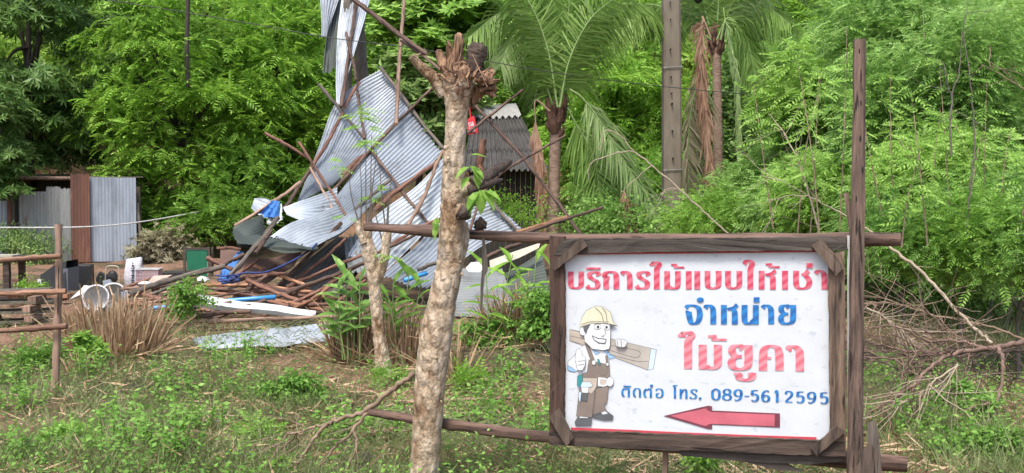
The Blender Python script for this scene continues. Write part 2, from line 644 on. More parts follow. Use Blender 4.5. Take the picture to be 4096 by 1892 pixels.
mb.prism([S(p, .005) for p in shard], [S(p, -.02) for p in shard])
mb.build('lower_batten', M['plank_top'], sign, False)

# lettering: every glyph a few broad-nib strokes, in units of the letter height
GL = {
    'บ': [[(.15, 0), (.15, .66), (.22, .88), (.46, .95), (.70, .86), (.77, .64), (.77, 0)]],
    'ร': [[(.68, .24), (.60, .08), (.40, .04), (.2, .13), (.2, .30), (.36, .44), (.54, .56), (.62, .74), (.52, .92), (.32, .96), (.14, .93), (.04, .80)]],
    'ก': [[(.16, 1), (.16, .46), (.24, .34), (.07, .24), (.16, .08), (.42, .03), (.66, .10), (.75, .34), (.75, 1)]],
    'า': [[(.02, .17), (.12, .05), (.28, .05), (.42, .18), (.46, .4), (.46, 1)]],
    'ไ': [[(.16, 1), (.16, .0), (.20, -.20), (.30, -.36), (.20, -.48), (.02, -.46), (-.08, -.36), (-.18, -.46)]],
    'ใ': [[(.16, 1), (.16, .0), (.22, -.26), (.24, -.42), (.12, -.53), (-.04, -.52), (-.18, -.36)]],
    'โ': [[(.16, 1), (.16, .0), (.14, -.18), (.02, -.30), (.14, -.36), (.46, -.34)]],
    'ม': [[(.16, 0), (.16, 1)], [(.78, 0), (.78, .66), (.72, .88), (.52, .96), (.32, .88)]],
    'เ': [[(.16, 0), (.16, 1)]],
    'ห': [[(.16, 0), (.16, 1)], [(.95, -.01), (.74, .13), (.36, .21)], [(.42, .21), (.66, .24), (.79, .42), (.79, 1)]],
    'ช': [[(.16, 0), (.16, .62), (.26, .88), (.50, .96), (.78, .88), (.90, .64), (.82, .40), (.62, .24)], [(.46, .22), (.7, .14), (.86, .0)]],
    'จ': [[(.02, .16), (.2, .04), (.5, .04), (.76, .18), (.84, .5), (.74, .84), (.52, .97), (.34, .90), (.24, .62), (.2, .36)], [(.02, .34), (.24, .37)]],
    'น': [[(.16, 0), (.16, .7), (.26, .93), (.48, .94), (.72, .76)], [(.8, 0), (.8, 1)]],
    'ย': [[(.60, .15), (.46, .03), (.24, .08), (.18, .26), (.34, .42), (.56, .44)], [(.56, .46), (.28, .52), (.16, .70), (.26, .91), (.50, .97), (.74, .88), (.82, .64), (.82, 0)]],
    'ค': [[(.17, 1), (.17, .46), (.24, .14), (.5, .03), (.76, .14), (.83, .46), (.83, 1)], [(.2, .5), (.5, .5)]],
    'ต': [[(.36, .96), (.17, .80), (.13, .42), (.28, .10), (.46, .17), (.64, .05), (.80, .22), (.80, 1)]],
    'ด': [[(.36, .96), (.17, .80), (.13, .42), (.28, .10), (.5, .04), (.72, .12), (.80, .34), (.80, 1)]],
    'อ': [[(.1, .22), (.34, .04), (.66, .10), (.80, .42), (.72, .84), (.46, .97), (.24, .86), (.22, .58), (.46, .52)]],
    'ท': [[(.16, 0), (.16, 1)], [(.22, .44), (.42, .14), (.66, .06), (.78, .28), (.78, 1)]],
    '้': [[(.0, -.34), (.2, -.34), (.34, -.22), (.78, -.20)]],
    '่': 'square', 'ิ': 'bar', 'ํ': 'dot', '.': 'point', '-': [[(.05, .56), (.45, .56)]],
    'ู': [[(.0, 1.14), (.16, 1.18), (.22, 1.32), (.44, 1.40), (.64, 1.30), (.66, 1.1)]],
    '0': [[(.42, .02), (.16, .2), (.13, .5), (.16, .8), (.42, .98), (.68, .8), (.71, .5), (.68, .2), (.42, .02)]],
    '8': [[(.42, .47), (.18, .36), (.18, .14), (.42, .03), (.66, .14), (.66, .36), (.42, .47), (.14, .60), (.14, .86), (.42, .97), (.70, .86), (.70, .60), (.42, .47)]],
    '9': [[(.70, .34), (.66, .54), (.42, .60), (.17, .48), (.15, .2), (.42, .03), (.66, .14), (.72, .42), (.62, .78), (.34, .97), (.14, .90)]],
    '6': [[(.70, .12), (.46, .03), (.20, .24), (.13, .62), (.24, .90), (.46, .97), (.68, .82), (.68, .58), (.46, .44), (.20, .56)]],
    '5': [[(.72, .04), (.28, .04)], [(.25, .02), (.19, .44)], [(.19, .44), (.44, .36), (.68, .50), (.68, .80), (.44, .97), (.14, .88)]],
    '1': [[(.2, .16), (.42, .04), (.42, 1)]],
    '2': [[(.14, .26), (.24, .06), (.48, .03), (.68, .18), (.62, .44), (.34, .72), (.14, .94)], [(.12, .95), (.74, .95)]],
}


def lettering(name, mat, spec, W, T, label):
    """spec: (glyph, left px, top px, height px, width factor) already in photo pixels"""
    mb = MB()
    k = 0
    for g, x, y, h, wf in spec:
        gl = GL[g]
        k = (k + 1) % 6
        f = lambda a, c: (x + a * h * wf, y + c * h)
        if isinstance(gl, str):
            if gl == 'square': pts = [(.0, -.40), (.34, -.40), (.34, -.15), (.0, -.15)]
            elif gl == 'bar': pts = [(.0, -.23), (.78, -.23), (.78, -.11), (.0, -.11)]
            elif gl == 'dot': pts = [(.19 + .2 * math.cos(i * .523), -.27 + .13 * math.sin(i * .523)) for i in range(12)]
            else: pts = [(.12 + .12 * math.cos(i * .523), .90 + .1 * math.sin(i * .523)) for i in range(12)]
            mb.prism([S(f(*p), .0115) for p in pts], [S(f(*p), .0065) for p in pts])
            continue
        for j, path in enumerate(gl):
            q = [Vector((a * wf, c, 0)) for a, c in path]
            straight = len(q) == 2
            q = q if straight else crom(q, 5)
            off = .0085 + .0004 * j + .0002 * k
            L_, R_ = [], []
            for i, p in enumerate(q):
                d = (q[min(i + 1, len(q) - 1)] - q[max(i - 1, 0)]).normalized()
                nx, ny = -d.y, d.x
                hw = math.sqrt((nx * W / 2) ** 2 + (ny * T / 2) ** 2)
                L_.append((x + (p.x + nx * hw) * h, y + (p.y + ny * hw) * h))
                R_.append((x + (p.x - nx * hw) * h, y + (p.y - ny * hw) * h))
            vs = [S(p, off) for p in L_] + [S(p, off) for p in R_]
            n = len(q)
            mb.add(vs, [(i, i + 1, n + i + 1, n + i) for i in range(n - 1)])
    o = mb.build(name, mat, banner, False)
    o['label'] = label
    return o


def spec(conv, items, top, bot):
    """items: (glyph, left, right) in an enlarged view; top/bot: functions of x giving letter top and baseline"""
    out = []
    for g, x0, wpx, ref in items:
        a, c = conv(x0, top(x0)), conv(x0, bot(x0))
        h = c[1] - a[1]
        out.append((g, a[0], a[1], h, (wpx / (bot(x0) - top(x0))) / ref))
    return out


l1 = [('บ', 66, 142, .92), ('ิ', 232, 130, .78), ('ร', 232, 124, .72), ('ก', 390, 143, .9), ('า', 558, 102, .62), ('ร', 688, 126, .72), ('ไ', 857, 52, .32),
      ('ม', 953, 150, .94), ('้', 1016, 122, .78), ('เ', 1152, 52, .32), ('เ', 1231, 52, .32), ('บ', 1327, 152, .92), ('บ', 1515, 156, .92), ('ใ', 1720, 54, .32),
      ('ห', 1825, 158, .96), ('้', 1890, 128, .78), ('เ', 2040, 54, .32), ('ช', 2143, 172, 1.04), ('่', 2264, 58, .34), ('า', 2348, 112, .62)]
lettering('lettering', M['letter_red'], spec(zT, l1, lambda x: 150 - x * .004, lambda x: 312 + x * .001), .315, .105, 'red striped headline letters')
l2 = [('จ', 1146, 158, .98), ('ํ', 1254, 62, .38), ('า', 1328, 104, .62), ('ห', 1478, 152, .96), ('น', 1668, 154, .95), ('่', 1778, 54, .34), ('า', 1858, 110, .62), ('ย', 2002, 168, .98)]
lettering('lettering', M['letter_blue'], spec(zT, l2, lambda x: 458, lambda x: 636), .31, .105, 'large blue letters of the second line')
l3 = [('ไ', 733, 80, .32), ('ม', 880, 232, .94), ('้', 972, 190, .78), ('ย', 1170, 252, .98), ('ู', 1234, 200, .72), ('ค', 1485, 250, 1.0), ('า', 1772, 170, .62)]
lettering('lettering', M['letter_pink'], spec(zU, l3, lambda x: 240 + (x - 733) * .012, lambda x: 486 + (x - 733) * .024), .33, .10, 'large pale red letters of the third line')
l4 = [('ต', 98, 92, .96), ('ิ', 122, 74, .78), ('ด', 214, 88, .96), ('ต', 320, 92, .96), ('่', 390, 28, .34), ('อ', 436, 94, .94), ('โ', 626, 28, .32), ('ท', 684, 86, .94), ('ร', 788, 76, .72), ('.', 880, 28, .25)]
l4s = spec(zU, l4, lambda x: 676 + (x - 98) * .02, lambda x: 770 + (x - 98) * .026)
l4d = [('0', 1003, 100), ('8', 1116, 98), ('9', 1228, 96), ('-', 1334, 60), ('5', 1394, 96), ('6', 1507, 96), ('1', 1626, 88), ('2', 1740, 96), ('5', 1852, 98), ('9', 1968, 98), ('5', 2090, 100)]
l4s += spec(zU, [(g, x, wd, .84 if g != '-' else .5) for g, x, wd in l4d], lambda x: 684 + (x - 1003) * .034, lambda x: 800 + (x - 1003) * .034)
lettering('lettering', M['letter_blue'], l4s, .24, .085, 'small blue line with a telephone number')

mb = MB()
ar = [(528, 960), (975, 856), (1014, 862), (1014, 905), (1698, 934), (1698, 1076), (1016, 1046), (1014, 1092), (975, 1092)]
inn = [(590, 958), (955, 882), (975, 908), (1010, 920), (1645, 946), (1645, 1064), (1010, 1038), (975, 1046), (950, 1062)]
mb.prism([S(zU(*p), .0090) for p in ar], [S(zU(*p), .0070) for p in ar], 0)
mb.prism([S(zU(*p), .0098) for p in inn], [S(zU(*p), .0092) for p in inn], 1)
mb.build('arrow', [M['arrow_edge'], M['arrow_red']], banner, False)['label'] = 'dark red arrow pointing left'

# the printed workman with a plank
CM = [plain('print_' + n, c, .5) for n, c in (
    ('brown', (.215, .175, .15)), ('skin', (.68, .71, .72)), ('white', (.66, .71, .75)), ('blue', (.28, .46, .68)), ('cream', (.62, .60, .45)),
    ('ink', (.05, .05, .05)), ('plank', (.43, .40, .36)), ('grey', (.10, .11, .12)), ('teal', (.03, .24, .25)), ('tan', (.46, .40, .34)), ('pale_blue', (.50, .62, .74)))]
BR, SK, WH, BL, CR, INK, PL, GY, TE, TA, PB = range(11)


def ell(x, y, a, b_, n=14):
    return [(x + a * math.cos(2 * math.pi * i / n), y + b_ * math.sin(2 * math.pi * i / n)) for i in range(n)]


draw = [
    (PL, [(168, 330), (180, 330), (850, 487), (826, 636), (785, 648), (165, 415)]), (PB, [(808, 482), (850, 487), (826, 638), (785, 648)]),
    (TA, [(168, 330), (280, 356), (290, 450), (165, 415)]),
    (BL, [(440, 488), (530, 550), (470, 562), (455, 520)]),
    (WH, [(240, 480), (290, 448), (340, 455), (440, 490), (475, 560), (482, 700), (270, 700), (265, 640)]),
    (WH, [(242, 482), (200, 540), (155, 580), (150, 640), (175, 658), (212, 660), (240, 640), (262, 560)]),
    (BL, [(155, 610), (178, 625), (210, 648), (212, 660), (175, 658), (152, 645)]),
    (BR, [(320, 565), (345, 572), (385, 587), (480, 605), (487, 722), (262, 712), (270, 678), (305, 662)]),
    (BR, [(290, 448), (316, 450), (365, 572), (333, 566)]), (BR, [(450, 530), (464, 535), (473, 597), (455, 592)]),
    (BL, [(345, 478), (402, 515), (375, 528)]), (BL, [(436, 490), (470, 496), (460, 522)]),
    (TA, [(385, 612), (462, 616), (458, 672), (430, 692), (388, 660)]), (BR, [(389, 617), (458, 620), (454, 669), (430, 686), (392, 657)]),
    (TE, [(386, 560), (398, 562), (412, 606), (398, 606)]),
    (SK, ell(358, 588, 14, 18)), (SK, ell(466, 602, 9, 12)),
    (GY, [(350, 1005), (400, 968), (455, 968), (512, 1010), (505, 1040), (440, 1042), (352, 1022)]),
    (WH, [(405, 968), (440, 964), (470, 990), (430, 998)]),
    (GY, [(210, 1055), (235, 1018), (330, 1008), (342, 1050), (335, 1085), (215, 1085)]),
    (WH, [(248, 1000), (300, 998), (312, 1025), (245, 1024)]),
    (BR, [(360, 800), (475, 770), (460, 905), (440, 915), (457, 965), (350, 1000)]),
    (BR, [(245, 800), (370, 780), (345, 1020), (222, 1010)]),
    (TA, [(270, 708), (390, 711), (375, 790), (340, 832), (262, 800)]),
    (BR, [(385, 708), (487, 708), (480, 772), (380, 778)]),
    (SK, [(393, 703), (450, 708), (470, 722), (470, 765), (440, 776), (393, 773)]), (TA, [(412, 722), (452, 724), (450, 760), (412, 758)]), (SK, ell(486, 738, 27, 36)),
    (PB, [(252, 740), (330, 740), (350, 768), (330, 782), (252, 778)]), (SK, [(262, 782), (318, 784), (312, 828), (266, 822)]),
    (GY, [(272, 827), (312, 827), (305, 892), (262, 886)]), (TE, [(232, 690), (265, 680), (272, 720), (252, 776), (230, 772)]), (PB, [(240, 820), (262, 820), (252, 900), (242, 880)]),
    (SK, [(300, 300), (335, 275), (490, 285), (487, 450), (480, 478), (440, 488), (350, 478), (290, 420), (285, 370)]),
    (SK, ell(275, 340, 25, 32)),
    (GY, [(275, 300), (340, 272), (306, 335), (300, 362), (285, 340)]),
    (CR, [(250, 305), (265, 240), (300, 180), (370, 142), (430, 146), (490, 190), (510, 262), (545, 296), (490, 294), (470, 276), (350, 276)]),
    (GY, [(480, 280), (545, 296), (495, 302)]),
    (WH, ell(390, 305, 26, 20)), (INK, ell(394, 306, 11, 13)), (WH, ell(464, 308, 22, 20)), (INK, ell(462, 308, 10, 12)),
    (INK, [(352, 288), (395, 274), (430, 280), (392, 282)]), (INK, [(345, 370), (390, 391), (462, 400), (452, 438), (400, 434), (360, 406)]), (WH, [(354, 380), (392, 399), (456, 406), (448, 431), (402, 427), (364, 403)]),
    (SK, [(225, 485), (250, 478), (262, 490), (268, 532), (292, 542), (290, 610), (270, 645), (235, 645), (215, 560)]),
    (SK, [(530, 410), (552, 400), (600, 405), (624, 425), (605, 462), (570, 468), (540, 455)]),
]
mb = MB()
off = .0068
for mi, pts in draw:
    off += .00016
    cx_, cy_ = sum(p[0] for p in pts) / len(pts), sum(p[1] for p in pts) / len(pts)
    if mi not in (INK,):
        grown = []
        n = len(pts)
        for i, p in enumerate(pts):
            a, c = Vector((*pts[i - 1], 0)), Vector((*pts[(i + 1) % n], 0))
            d = (c - a).normalized()
            nn = Vector((d.y, -d.x, 0))
            if nn.dot(Vector((p[0] - cx_, p[1] - cy_, 0))) < 0: nn = -nn
            grown.append((p[0] + nn.x * 2.6, p[1] + nn.y * 2.6))
        mb.add([S(zM(*p), off) for p in grown], [tuple(range(n))], INK)
        off += .00016
    mb.add([S(zM(*p), off) for p in pts], [tuple(range(len(pts)))], mi)
for a in ([(446, 318), (452, 362), (430, 376)], [(415, 376), (440, 380)], [(500, 450), (700, 490), (725, 525), (680, 545), (490, 490)], [(480, 520), (700, 575), (790, 575)], [(170, 375), (285, 400)], [(370, 150), (420, 200), (438, 262)], [(425, 150), (455, 190), (466, 262)],
          [(262, 285), (350, 262), (480, 266)], [(235, 575), (288, 570)], [(235, 605), (286, 600)], [(545, 412), (552, 455)], [(575, 410), (580, 462)], [(375, 785), (350, 1000)]):
    q = crom([Vector((*p, 0)) for p in a], 5)
    off += .0001
    for p0, p1 in zip(q, q[1:]):
        d = (p1 - p0).normalized() * 1.7
        mb.add([S(zM(*p), off) for p in ((p0.x - d.y, p0.y + d.x), (p1.x - d.y, p1.y + d.x), (p1.x + d.y, p1.y - d.x), (p0.x + d.y, p0.y - d.x))], [(0, 1, 2, 3)], INK)
mb.build('illustration', CM, banner, False)['label'] = 'cartoon carpenter in helmet carrying a plank'


# ------------------------------------------------------------------ poles
def pole(name, label, cat, pts, r0, r1, mat, group=None, wob=.25, end='cut_end', n=9, seed=None, square=False):
    pts = [Vector(p) for p in pts]
    sd_ = seed if seed is not None else rnd.randrange(10 ** 6)
    rr = random.Random(sd_)
    path = crom(pts, 14 if len(pts) == 2 else 8)
    ax = (pts[-1] - pts[0]).normalized()
    q = ax.to_track_quat('Z', 'Y')
    inv = q.inverted()
    N_ = len(path)
    loc, rad = [], []
    for i, p in enumerate(path):
        l = inv @ (p - pts[0])
        k = math.sin(math.pi * i / (N_ - 1)) ** .5 if 0 < i < N_ - 1 else 0
        l += Vector((rr.uniform(-1, 1), rr.uniform(-1, 1), 0)) * r0 * wob * k
        loc.append(l)
        knot = 1.28 if rr.random() < .12 else 1
        rad.append((r0 + (r1 - r0) * i / (N_ - 1)) * rr.uniform(.92, 1.08) * knot)
    mb = MB()
    mb.tube(loc, rad, n, 0, True, 1, .08, sd_)
    o = mb.build(name, [mat, M[end]])
    o.location = pts[0]
    o.rotation_euler = q.to_euler()
    return tag(o, label, cat, group) if label else o


pole('wooden_pole', 'dark round pole running behind the top edge of the white sign', 'pole', [P(920, 570, 6.15), P(1390, 600, 5.62), P(2266, 603, 5.1)], .024, .034, M['pole_brown'], wob=.12, n=12, end='pole_grey')
pole('wooden_pole', 'dark round pole running behind the lower edge of the white sign', 'pole', [P(930, 1036, 6.0), P(1110, 1064, 5.8), P(1390, 1100, 5.6), P(2282, 1168, 5.1)], .022, .036, M['pole_brown'], wob=.12, n=12, end='pole_grey')
# tall hewn post at the right of the sign
mb = MB()
base, top = P(2148, 1420, 4.93), P(2163, 99, 4.98)
N_ = 26
vs, fs = [], []
for i in range(N_ + 1):
    f = i / N_
    c = Vector((0, 0, 0)).lerp(top - base, f)
    hw = .0355 - .009 * f
    for k in range(8):
        a = math.pi / 8 + k * math.pi / 4
        rr_ = hw * (1.08 if k % 2 else 1.0) * rnd.uniform(.93, 1.07)
        vs.append(c + Vector((math.cos(a) * rr_, math.sin(a) * rr_ * .8, 0)))
for i in range(N_):
    for k in range(8):
        fs.append((i * 8 + k, i * 8 + (k + 1) % 8, (i + 1) * 8 + (k + 1) % 8, (i + 1) * 8 + k))
fs += [tuple(range(N_ * 8, N_ * 8 + 8))]
mb.add(vs, fs)
post = mb.build('wooden_post', M['post'])
post.location = base
tag(post, 'tall weathered hewn post standing at the right end of the white sign', 'post')
for (u, v_) in ((2158, 131), (2162, 262), (2160, 352), (2166, 430), (2150, 503)):
    mb = MB()
    f = (1420 - v_) / 1321
    k_ = rnd.uniform(.6, 1.25)
    c = base.lerp(top, f) + Vector((((u - 2148 - 15 * f) / PX) * 4.95, -.030 + .008 * f, 0))
    mb.lathe(c, [(0, -.018 * k_), (.0028 * k_, -.010), (.0045 * k_, .002), (.0034 * k_, .010), (0, .020 * k_)], 8, M=Matrix.Diagonal((1, .5, 1)).to_3x3())
    o = mb.build('knot', M['hole'], post)
mb = MB()
pts = [(2122, 486), (2134, 484), (2146, 540), (2148, 600), (2138, 600)]
mb.prism([P(u, v_, 4.97) for u, v_ in pts], [P(u, v_, 4.99) for u, v_ in pts])
mb.build('splinter', M['post'], post)
for nm, lb, px, d0, d1 in (('timber_offcut', 'pale grey split timber wedged in front of the lower end of the tall post', [(2152, 1190), (2172, 1128), (2190, 1116), (2210, 1140), (2196, 1225), (2160, 1300), (2140, 1300)], 4.82, 4.86),
                           ('wooden_stake', 'dark split stake standing just right of the tall post', [(2182, 1065), (2202, 1056), (2212, 1100), (2226, 1300), (2180, 1300)], 4.99, 5.05)):
    mb = MB()
    mb.prism([P(u, v_, d0) for u, v_ in px], [P(u, v_, d1) for u, v_ in px])
    o = mb.build(nm, M['brace'] if 'offcut' in nm else M['pole_grey'])
    tag(o, lb, 'timber')
mb = MB()
s_ = [zD(950, 290), zD(968, 300), zD(990, 450), zD(996, 560), zD(972, 600), zD(962, 690), zD(950, 872), zD(934, 860), zD(936, 690), zD(948, 560)]
mb.prism([P(u, v_, 5.66) for u, v_ in s_], [P(u, v_, 5.675) for u, v_ in s_])
tag(mb.build('bark_strip', M['pole_grey']), 'thin grey strip of bark hanging from the top pole beside the cut tree', 'bark strip')

# fence at the left
fence = thing('rail_fence', 'low rail fence of one weathered post and three bamboo rails', 'fence', G(140, 1003))
pole('post', None, None, [P(138, 1012, 8.49), P(146, 780, 8.5), P(148, 564, 8.5)], .033, .024, M['pole_pale'], wob=.1).name = 'post'
fp = C.objects[-1]
for (a, c) in (((-40, 658), (154, 644)), ((-40, 740), (166, 733)), ((-40, 836), (168, 821))):
    pole('rail', None, None, [P(*a, 8.42), P(*c, 8.42)], .019, .021, M['bamboo'], wob=.1, end='bamboo')
for o in list(C.objects):
    if o.type == 'MESH' and o.parent is None and o.name.split('.')[0] in ('post', 'rail'):
        o.parent = fence
        o.location = o.location - fence.location

# ------------------------------------------------------------------ foliage builders
def nrm(a):
    return a / np.maximum(np.linalg.norm(a, axis=-1, keepdims=True), 1e-9)


def leafq(base, dirv, side, L, W, fold=0.0, up=None):
    """rhombus leaf faces: arrays (N,3) and (N,)"""
    L = np.asarray(L)[..., None] if np.ndim(L) else L
    W = np.asarray(W)[..., None] if np.ndim(W) else W
    tip = base + dirv * L
    mid = base + dirv * L * .45
    if up is not None: mid = mid + up * fold
    return np.stack([base, mid - side * W * .5, tip, mid + side * W * .5], axis=-2)


def tmpl_pinnate(pairs=9, L=.34, lf=.085, lw=.026, curve=.10):
    q = []
    for i in range(pairs):
        t = (i + 1) / pairs
        p = np.array([t * L, 0, -curve * t * t])
        s = math.sin(math.pi * (.18 + .72 * t))
        for sg in (-1, 1):
            d = nrm(np.array([.55, sg * 1.0, -.25]))
            q.append(leafq(p, d, nrm(np.array([1, -sg * .5, .25])), lf * (.55 + .5 * s), lw))
    q.append(leafq(np.array([L, 0, -curve]), nrm(np.array([1, 0, -.5])), np.array([0, 1., 0]), lf, lw))
    q.append(leafq(np.array([0., 0, 0]), nrm(np.array([1, 0, -curve / L * .6])), np.array([0, 1., 0]), L, .008))
    return np.array(q)


def tmpl_whorl(n=8, L=.22, lw=.055, droop=.35, seed=1):
    r = np.random.RandomState(seed)
    q = []
    for i in range(n):
        a = 2 * math.pi * i / n + r.uniform(-.25, .25)
        el = r.uniform(-droop, .45)
        d = nrm(np.array([math.cos(a) * math.cos(el), math.sin(a) * math.cos(el), math.sin(el)]))
        s = nrm(np.cross(d, [0, 0, 1.]) + r.uniform(-.2, .2, 3))
        l = L * r.uniform(.7, 1.1)
        q.append(leafq(np.array([0., 0, 0]), d, s, l, lw))
    return np.array(q)


def tmpl_scatter(n=7, L=.09, lw=.05, rad=.14, seed=2):
    r = np.random.RandomState(seed)
    b = r.uniform(-rad, rad, (n, 3))
    b[:, 2] *= .5
    d = nrm(r.uniform(-1, 1, (n, 3)) + np.array([.6, 0, -.3]))
    s = nrm(np.cross(d, nrm(r.uniform(-.4, .4, (n, 3)) + np.array([0, 0, 1.]))))
    return leafq(b, d, s, L * r.uniform(.6, 1.1, n), lw * r.uniform(.7, 1.1, n))


T_PIN = tmpl_pinnate(5, .30, .135, .046, .12)
T_PINS = tmpl_pinnate(5, .26, .105, .036, .08)
T_PINL = tmpl_pinnate(6, .42, .16, .055, .14)
T_MANGO = tmpl_whorl(9, .24, .052, .75, 3)
T_WHORL = tmpl_whorl(8, .26, .075, .25, 5)
T_SCAT = tmpl_scatter()
T_SCATL = tmpl_scatter(6, .15, .075, .2, 4)
T_STAR = tmpl_whorl(7, .16, .05, .5, 8)


def instances(T, pos, fwd, up, sc):
    """template (K,4,3) placed at pos (N,3)"""
    f = nrm(fwd)
    s = nrm(np.cross(up, f))
    u = np.cross(f, s)
    B = np.stack([f, s, u], axis=1)              # N,3(axis),3
    q = np.einsum('kvi,nij->nkvj', T, B) * sc[:, None, None, None] + pos[:, None, None, :]
    return q.reshape(-1, 4, 3)


def crown(rs, cen, rad, nclump, per, T, size=1.0, crad=.75, flat=.6, droop=.25, zmin=-.35, hollow=.45, spread=1.0):
    cen, rad = np.array(cen, float), np.array(rad, float)
    d = nrm(rs.normal(size=(nclump, 3)))
    rr = hollow + (1 - hollow) * rs.uniform(0, 1, (nclump, 1)) ** .6
    c = cen + d * rr * rad
    cr = crad * rs.uniform(.6, 1.25, nclump)
    n = nclump * per
    ci = np.repeat(np.arange(nclump), per)
    nd = nrm(rs.normal(size=(n, 3)) + np.array([0, 0, .25]))
    nd[:, 2] = np.where(nd[:, 2] < zmin, -nd[:, 2] * .6, nd[:, 2])
    nd = nrm(nd)
    pos = c[ci] + nd * (cr[ci] * rs.uniform(.55, 1.05, n))[:, None] * np.array([1, 1, flat]) * spread
    fwd = nrm(nd * np.array([1, 1, .45]) + rs.normal(scale=.35, size=(n, 3)) + np.array([0, 0, -droop]))
    up = nrm(np.array([0, 0, .75]) + .95 * nd + rs.normal(scale=.3, size=(n, 3)))
    sc = size * rs.uniform(.65, 1.2, n)
    return instances(T, pos, fwd, up, sc), c


def tree(name, label, cat, u, v, d, ru, rv, T, mat, size=1.0, nclump=60, per=40, trunk=.11, bark='bark_dark', group=None, base=None, lean=0, rd=None, seed=0,
         crad=.75, limbs=10, droop=.25, hollow=.45, flat=.6, trunk_pts=None, shown=True):
    """crown centred in the photo at (u, v), distance d, half sizes ru, rv in photo pixels"""
    rs = np.random.RandomState(seed + 11)
    k = d / PX
    c = P(u, v, d)
    rad = (ru * k, rd or max(ru * k * .7, .5), rv * k)
    bx, by = (c.x + lean, c.y) if base is None else (P(base, 600, d).x, c.y)
    b = Vector((bx, by, hill(bx, by) - .05))
    root = thing(name, label, cat, b, 0, group)
    q, cl = crown(rs, c, rad, nclump, per, T, size, crad, flat, droop, hollow=hollow)
    quadmesh('crown', q, M[mat], root)
    mb = MB()
    mid = Vector((c.x, c.y, c.z - rad[2] * .35))
    topp = Vector((c.x + rnd.uniform(-.3, .3), c.y, c.z + rad[2] * .7))
    tp = [b, b.lerp(mid, .5) + Vector((rnd.uniform(-.12, .12), 0, 0)), mid, topp]
    path = crom(tp, 5)
    mb.tube(path, [trunk, trunk * .25], 8, 0, True, None, .1, seed)
    for i in range(limbs):
        tgt = Vector(cl[rs.randint(len(cl))])
        st = path[rs.randint(len(path) // 3, len(path) - 2)]
        md = st.lerp(tgt, .5) + Vector((0, 0, rs.uniform(.0, .3)))
        mb.tube(crom([st, md, tgt], 4), [trunk * .38, trunk * .08], 5, 0, False, None, .1, i)
    mb.build('trunk', M[bark], root)
    return root


def at(px, py):
    return px, py


# --- trees on and before the bank
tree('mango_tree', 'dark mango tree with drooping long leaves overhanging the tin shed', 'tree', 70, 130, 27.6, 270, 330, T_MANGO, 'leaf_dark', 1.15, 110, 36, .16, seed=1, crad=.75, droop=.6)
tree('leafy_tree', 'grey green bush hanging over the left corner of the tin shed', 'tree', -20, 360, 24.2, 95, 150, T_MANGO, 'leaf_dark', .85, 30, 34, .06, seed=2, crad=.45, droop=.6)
tree('tamarind_tree', 'bright feathery tree with a bare dark trunk right of the tin shed', 'tree', 455, 260, 27.2, 245, 320, T_PIN, 'leaf_bright', 1.0, 120, 46, .13, seed=3, base=498, crad=.72, limbs=16)
tree('tamarind_tree', 'bright feathery tree directly left of the collapsed tin roof', 'tree', 700, 250, 28.4, 165, 300, T_PIN, 'leaf_bright', 1.0, 100, 46, .11, seed=4, base=722, crad=.72, limbs=14)
tree('tamarind_tree', 'feathery tree with low boughs sweeping down behind the white sack', 'tree', 640, 470, 26.6, 130, 110, T_PINS, 'leaf_mid', .95, 42, 40, .08, seed=5, base=742, crad=.5)
tree('bamboo_clump', 'pale yellowish tree top at the upper edge between mango and feathery tree', 'tree', 300, 0, 33, 140, 110, T_MANGO, 'leaf_lime', 1.3, 60, 30, .06, seed=6, droop=.8)
tree('forest_tree', 'bright tree rising behind the standing bent tin sheets', 'tree', 820, 60, 32, 190, 230, T_PIN, 'leaf_bright', 1.1, 80, 44, .12, seed=7)
tree('forest_tree', 'mottled tree on the bank behind the feathery trees, upper left', 'tree', 480, 40, 36, 300, 160, T_PINL, 'leaf_mid', 1.1, 90, 34, .12, seed=8)
tree('broadleaf_tree', 'tree with pale whorled leaves above the splintered stump top', 'tree', 1110, 90, 22.5, 170, 170, T_WHORL, 'leaf_lime', 1.05, 80, 26, .08, seed=9, crad=.55, limbs=14, droop=.7, base=1010)
tree('broadleaf_tree', 'dark broadleaf shrub behind the roof peak and the cut trunk', 'tree', 1060, 300, 22.0, 110, 150, T_WHORL, 'leaf_grey', 1.05, 60, 24, .06, seed=10, crad=.5, droop=.5)
tree('broadleaf_tree', 'bright broadleaf tree far behind the splintered stump', 'tree', 1180, 170, 31, 170, 260, T_SCATL, 'leaf_lime', 1.2, 90, 34, .1, seed=11)
tree('forest_tree', 'tall bright tree behind the left coconut palm', 'tree', 1420, 120, 34, 240, 220, T_PIN, 'leaf_bright', 1.15, 90, 44, .12, seed=12)
tree('tamarind_tree', 'dense feathery tree between the two coconut palms', 'tree', 1560, 360, 27.5, 190, 230, T_PIN, 'leaf_bright', 1.0, 110, 46, .12, seed=13, crad=.7)
tree('tamarind_tree', 'shaded low feathery tree behind the concrete pole', 'tree', 1610, 500, 25.4, 170, 110, T_PIN, 'leaf_mid', .9, 55, 40, .08, seed=14, crad=.55)
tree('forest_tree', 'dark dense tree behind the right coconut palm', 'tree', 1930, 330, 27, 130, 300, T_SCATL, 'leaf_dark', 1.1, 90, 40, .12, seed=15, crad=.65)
tree('forest_tree', 'bright tall tree top right of the right coconut palm', 'tree', 1990, 100, 31, 170, 230, T_PIN, 'leaf_bright', 1.1, 90, 44, .12, seed=16)
tree('forest_tree', 'dark tree top seen in the gap at the upper right', 'tree', 2110, 60, 36, 120, 170, T_SCATL, 'leaf_mid', 1.1, 60, 30, .12, seed=17)
tree('forest_tree', 'pale hazy tree at the far upper right corner', 'tree', 2500, 90, 33, 220, 240, T_PIN, 'leaf_lime', 1.1, 80, 40, .12, seed=18)
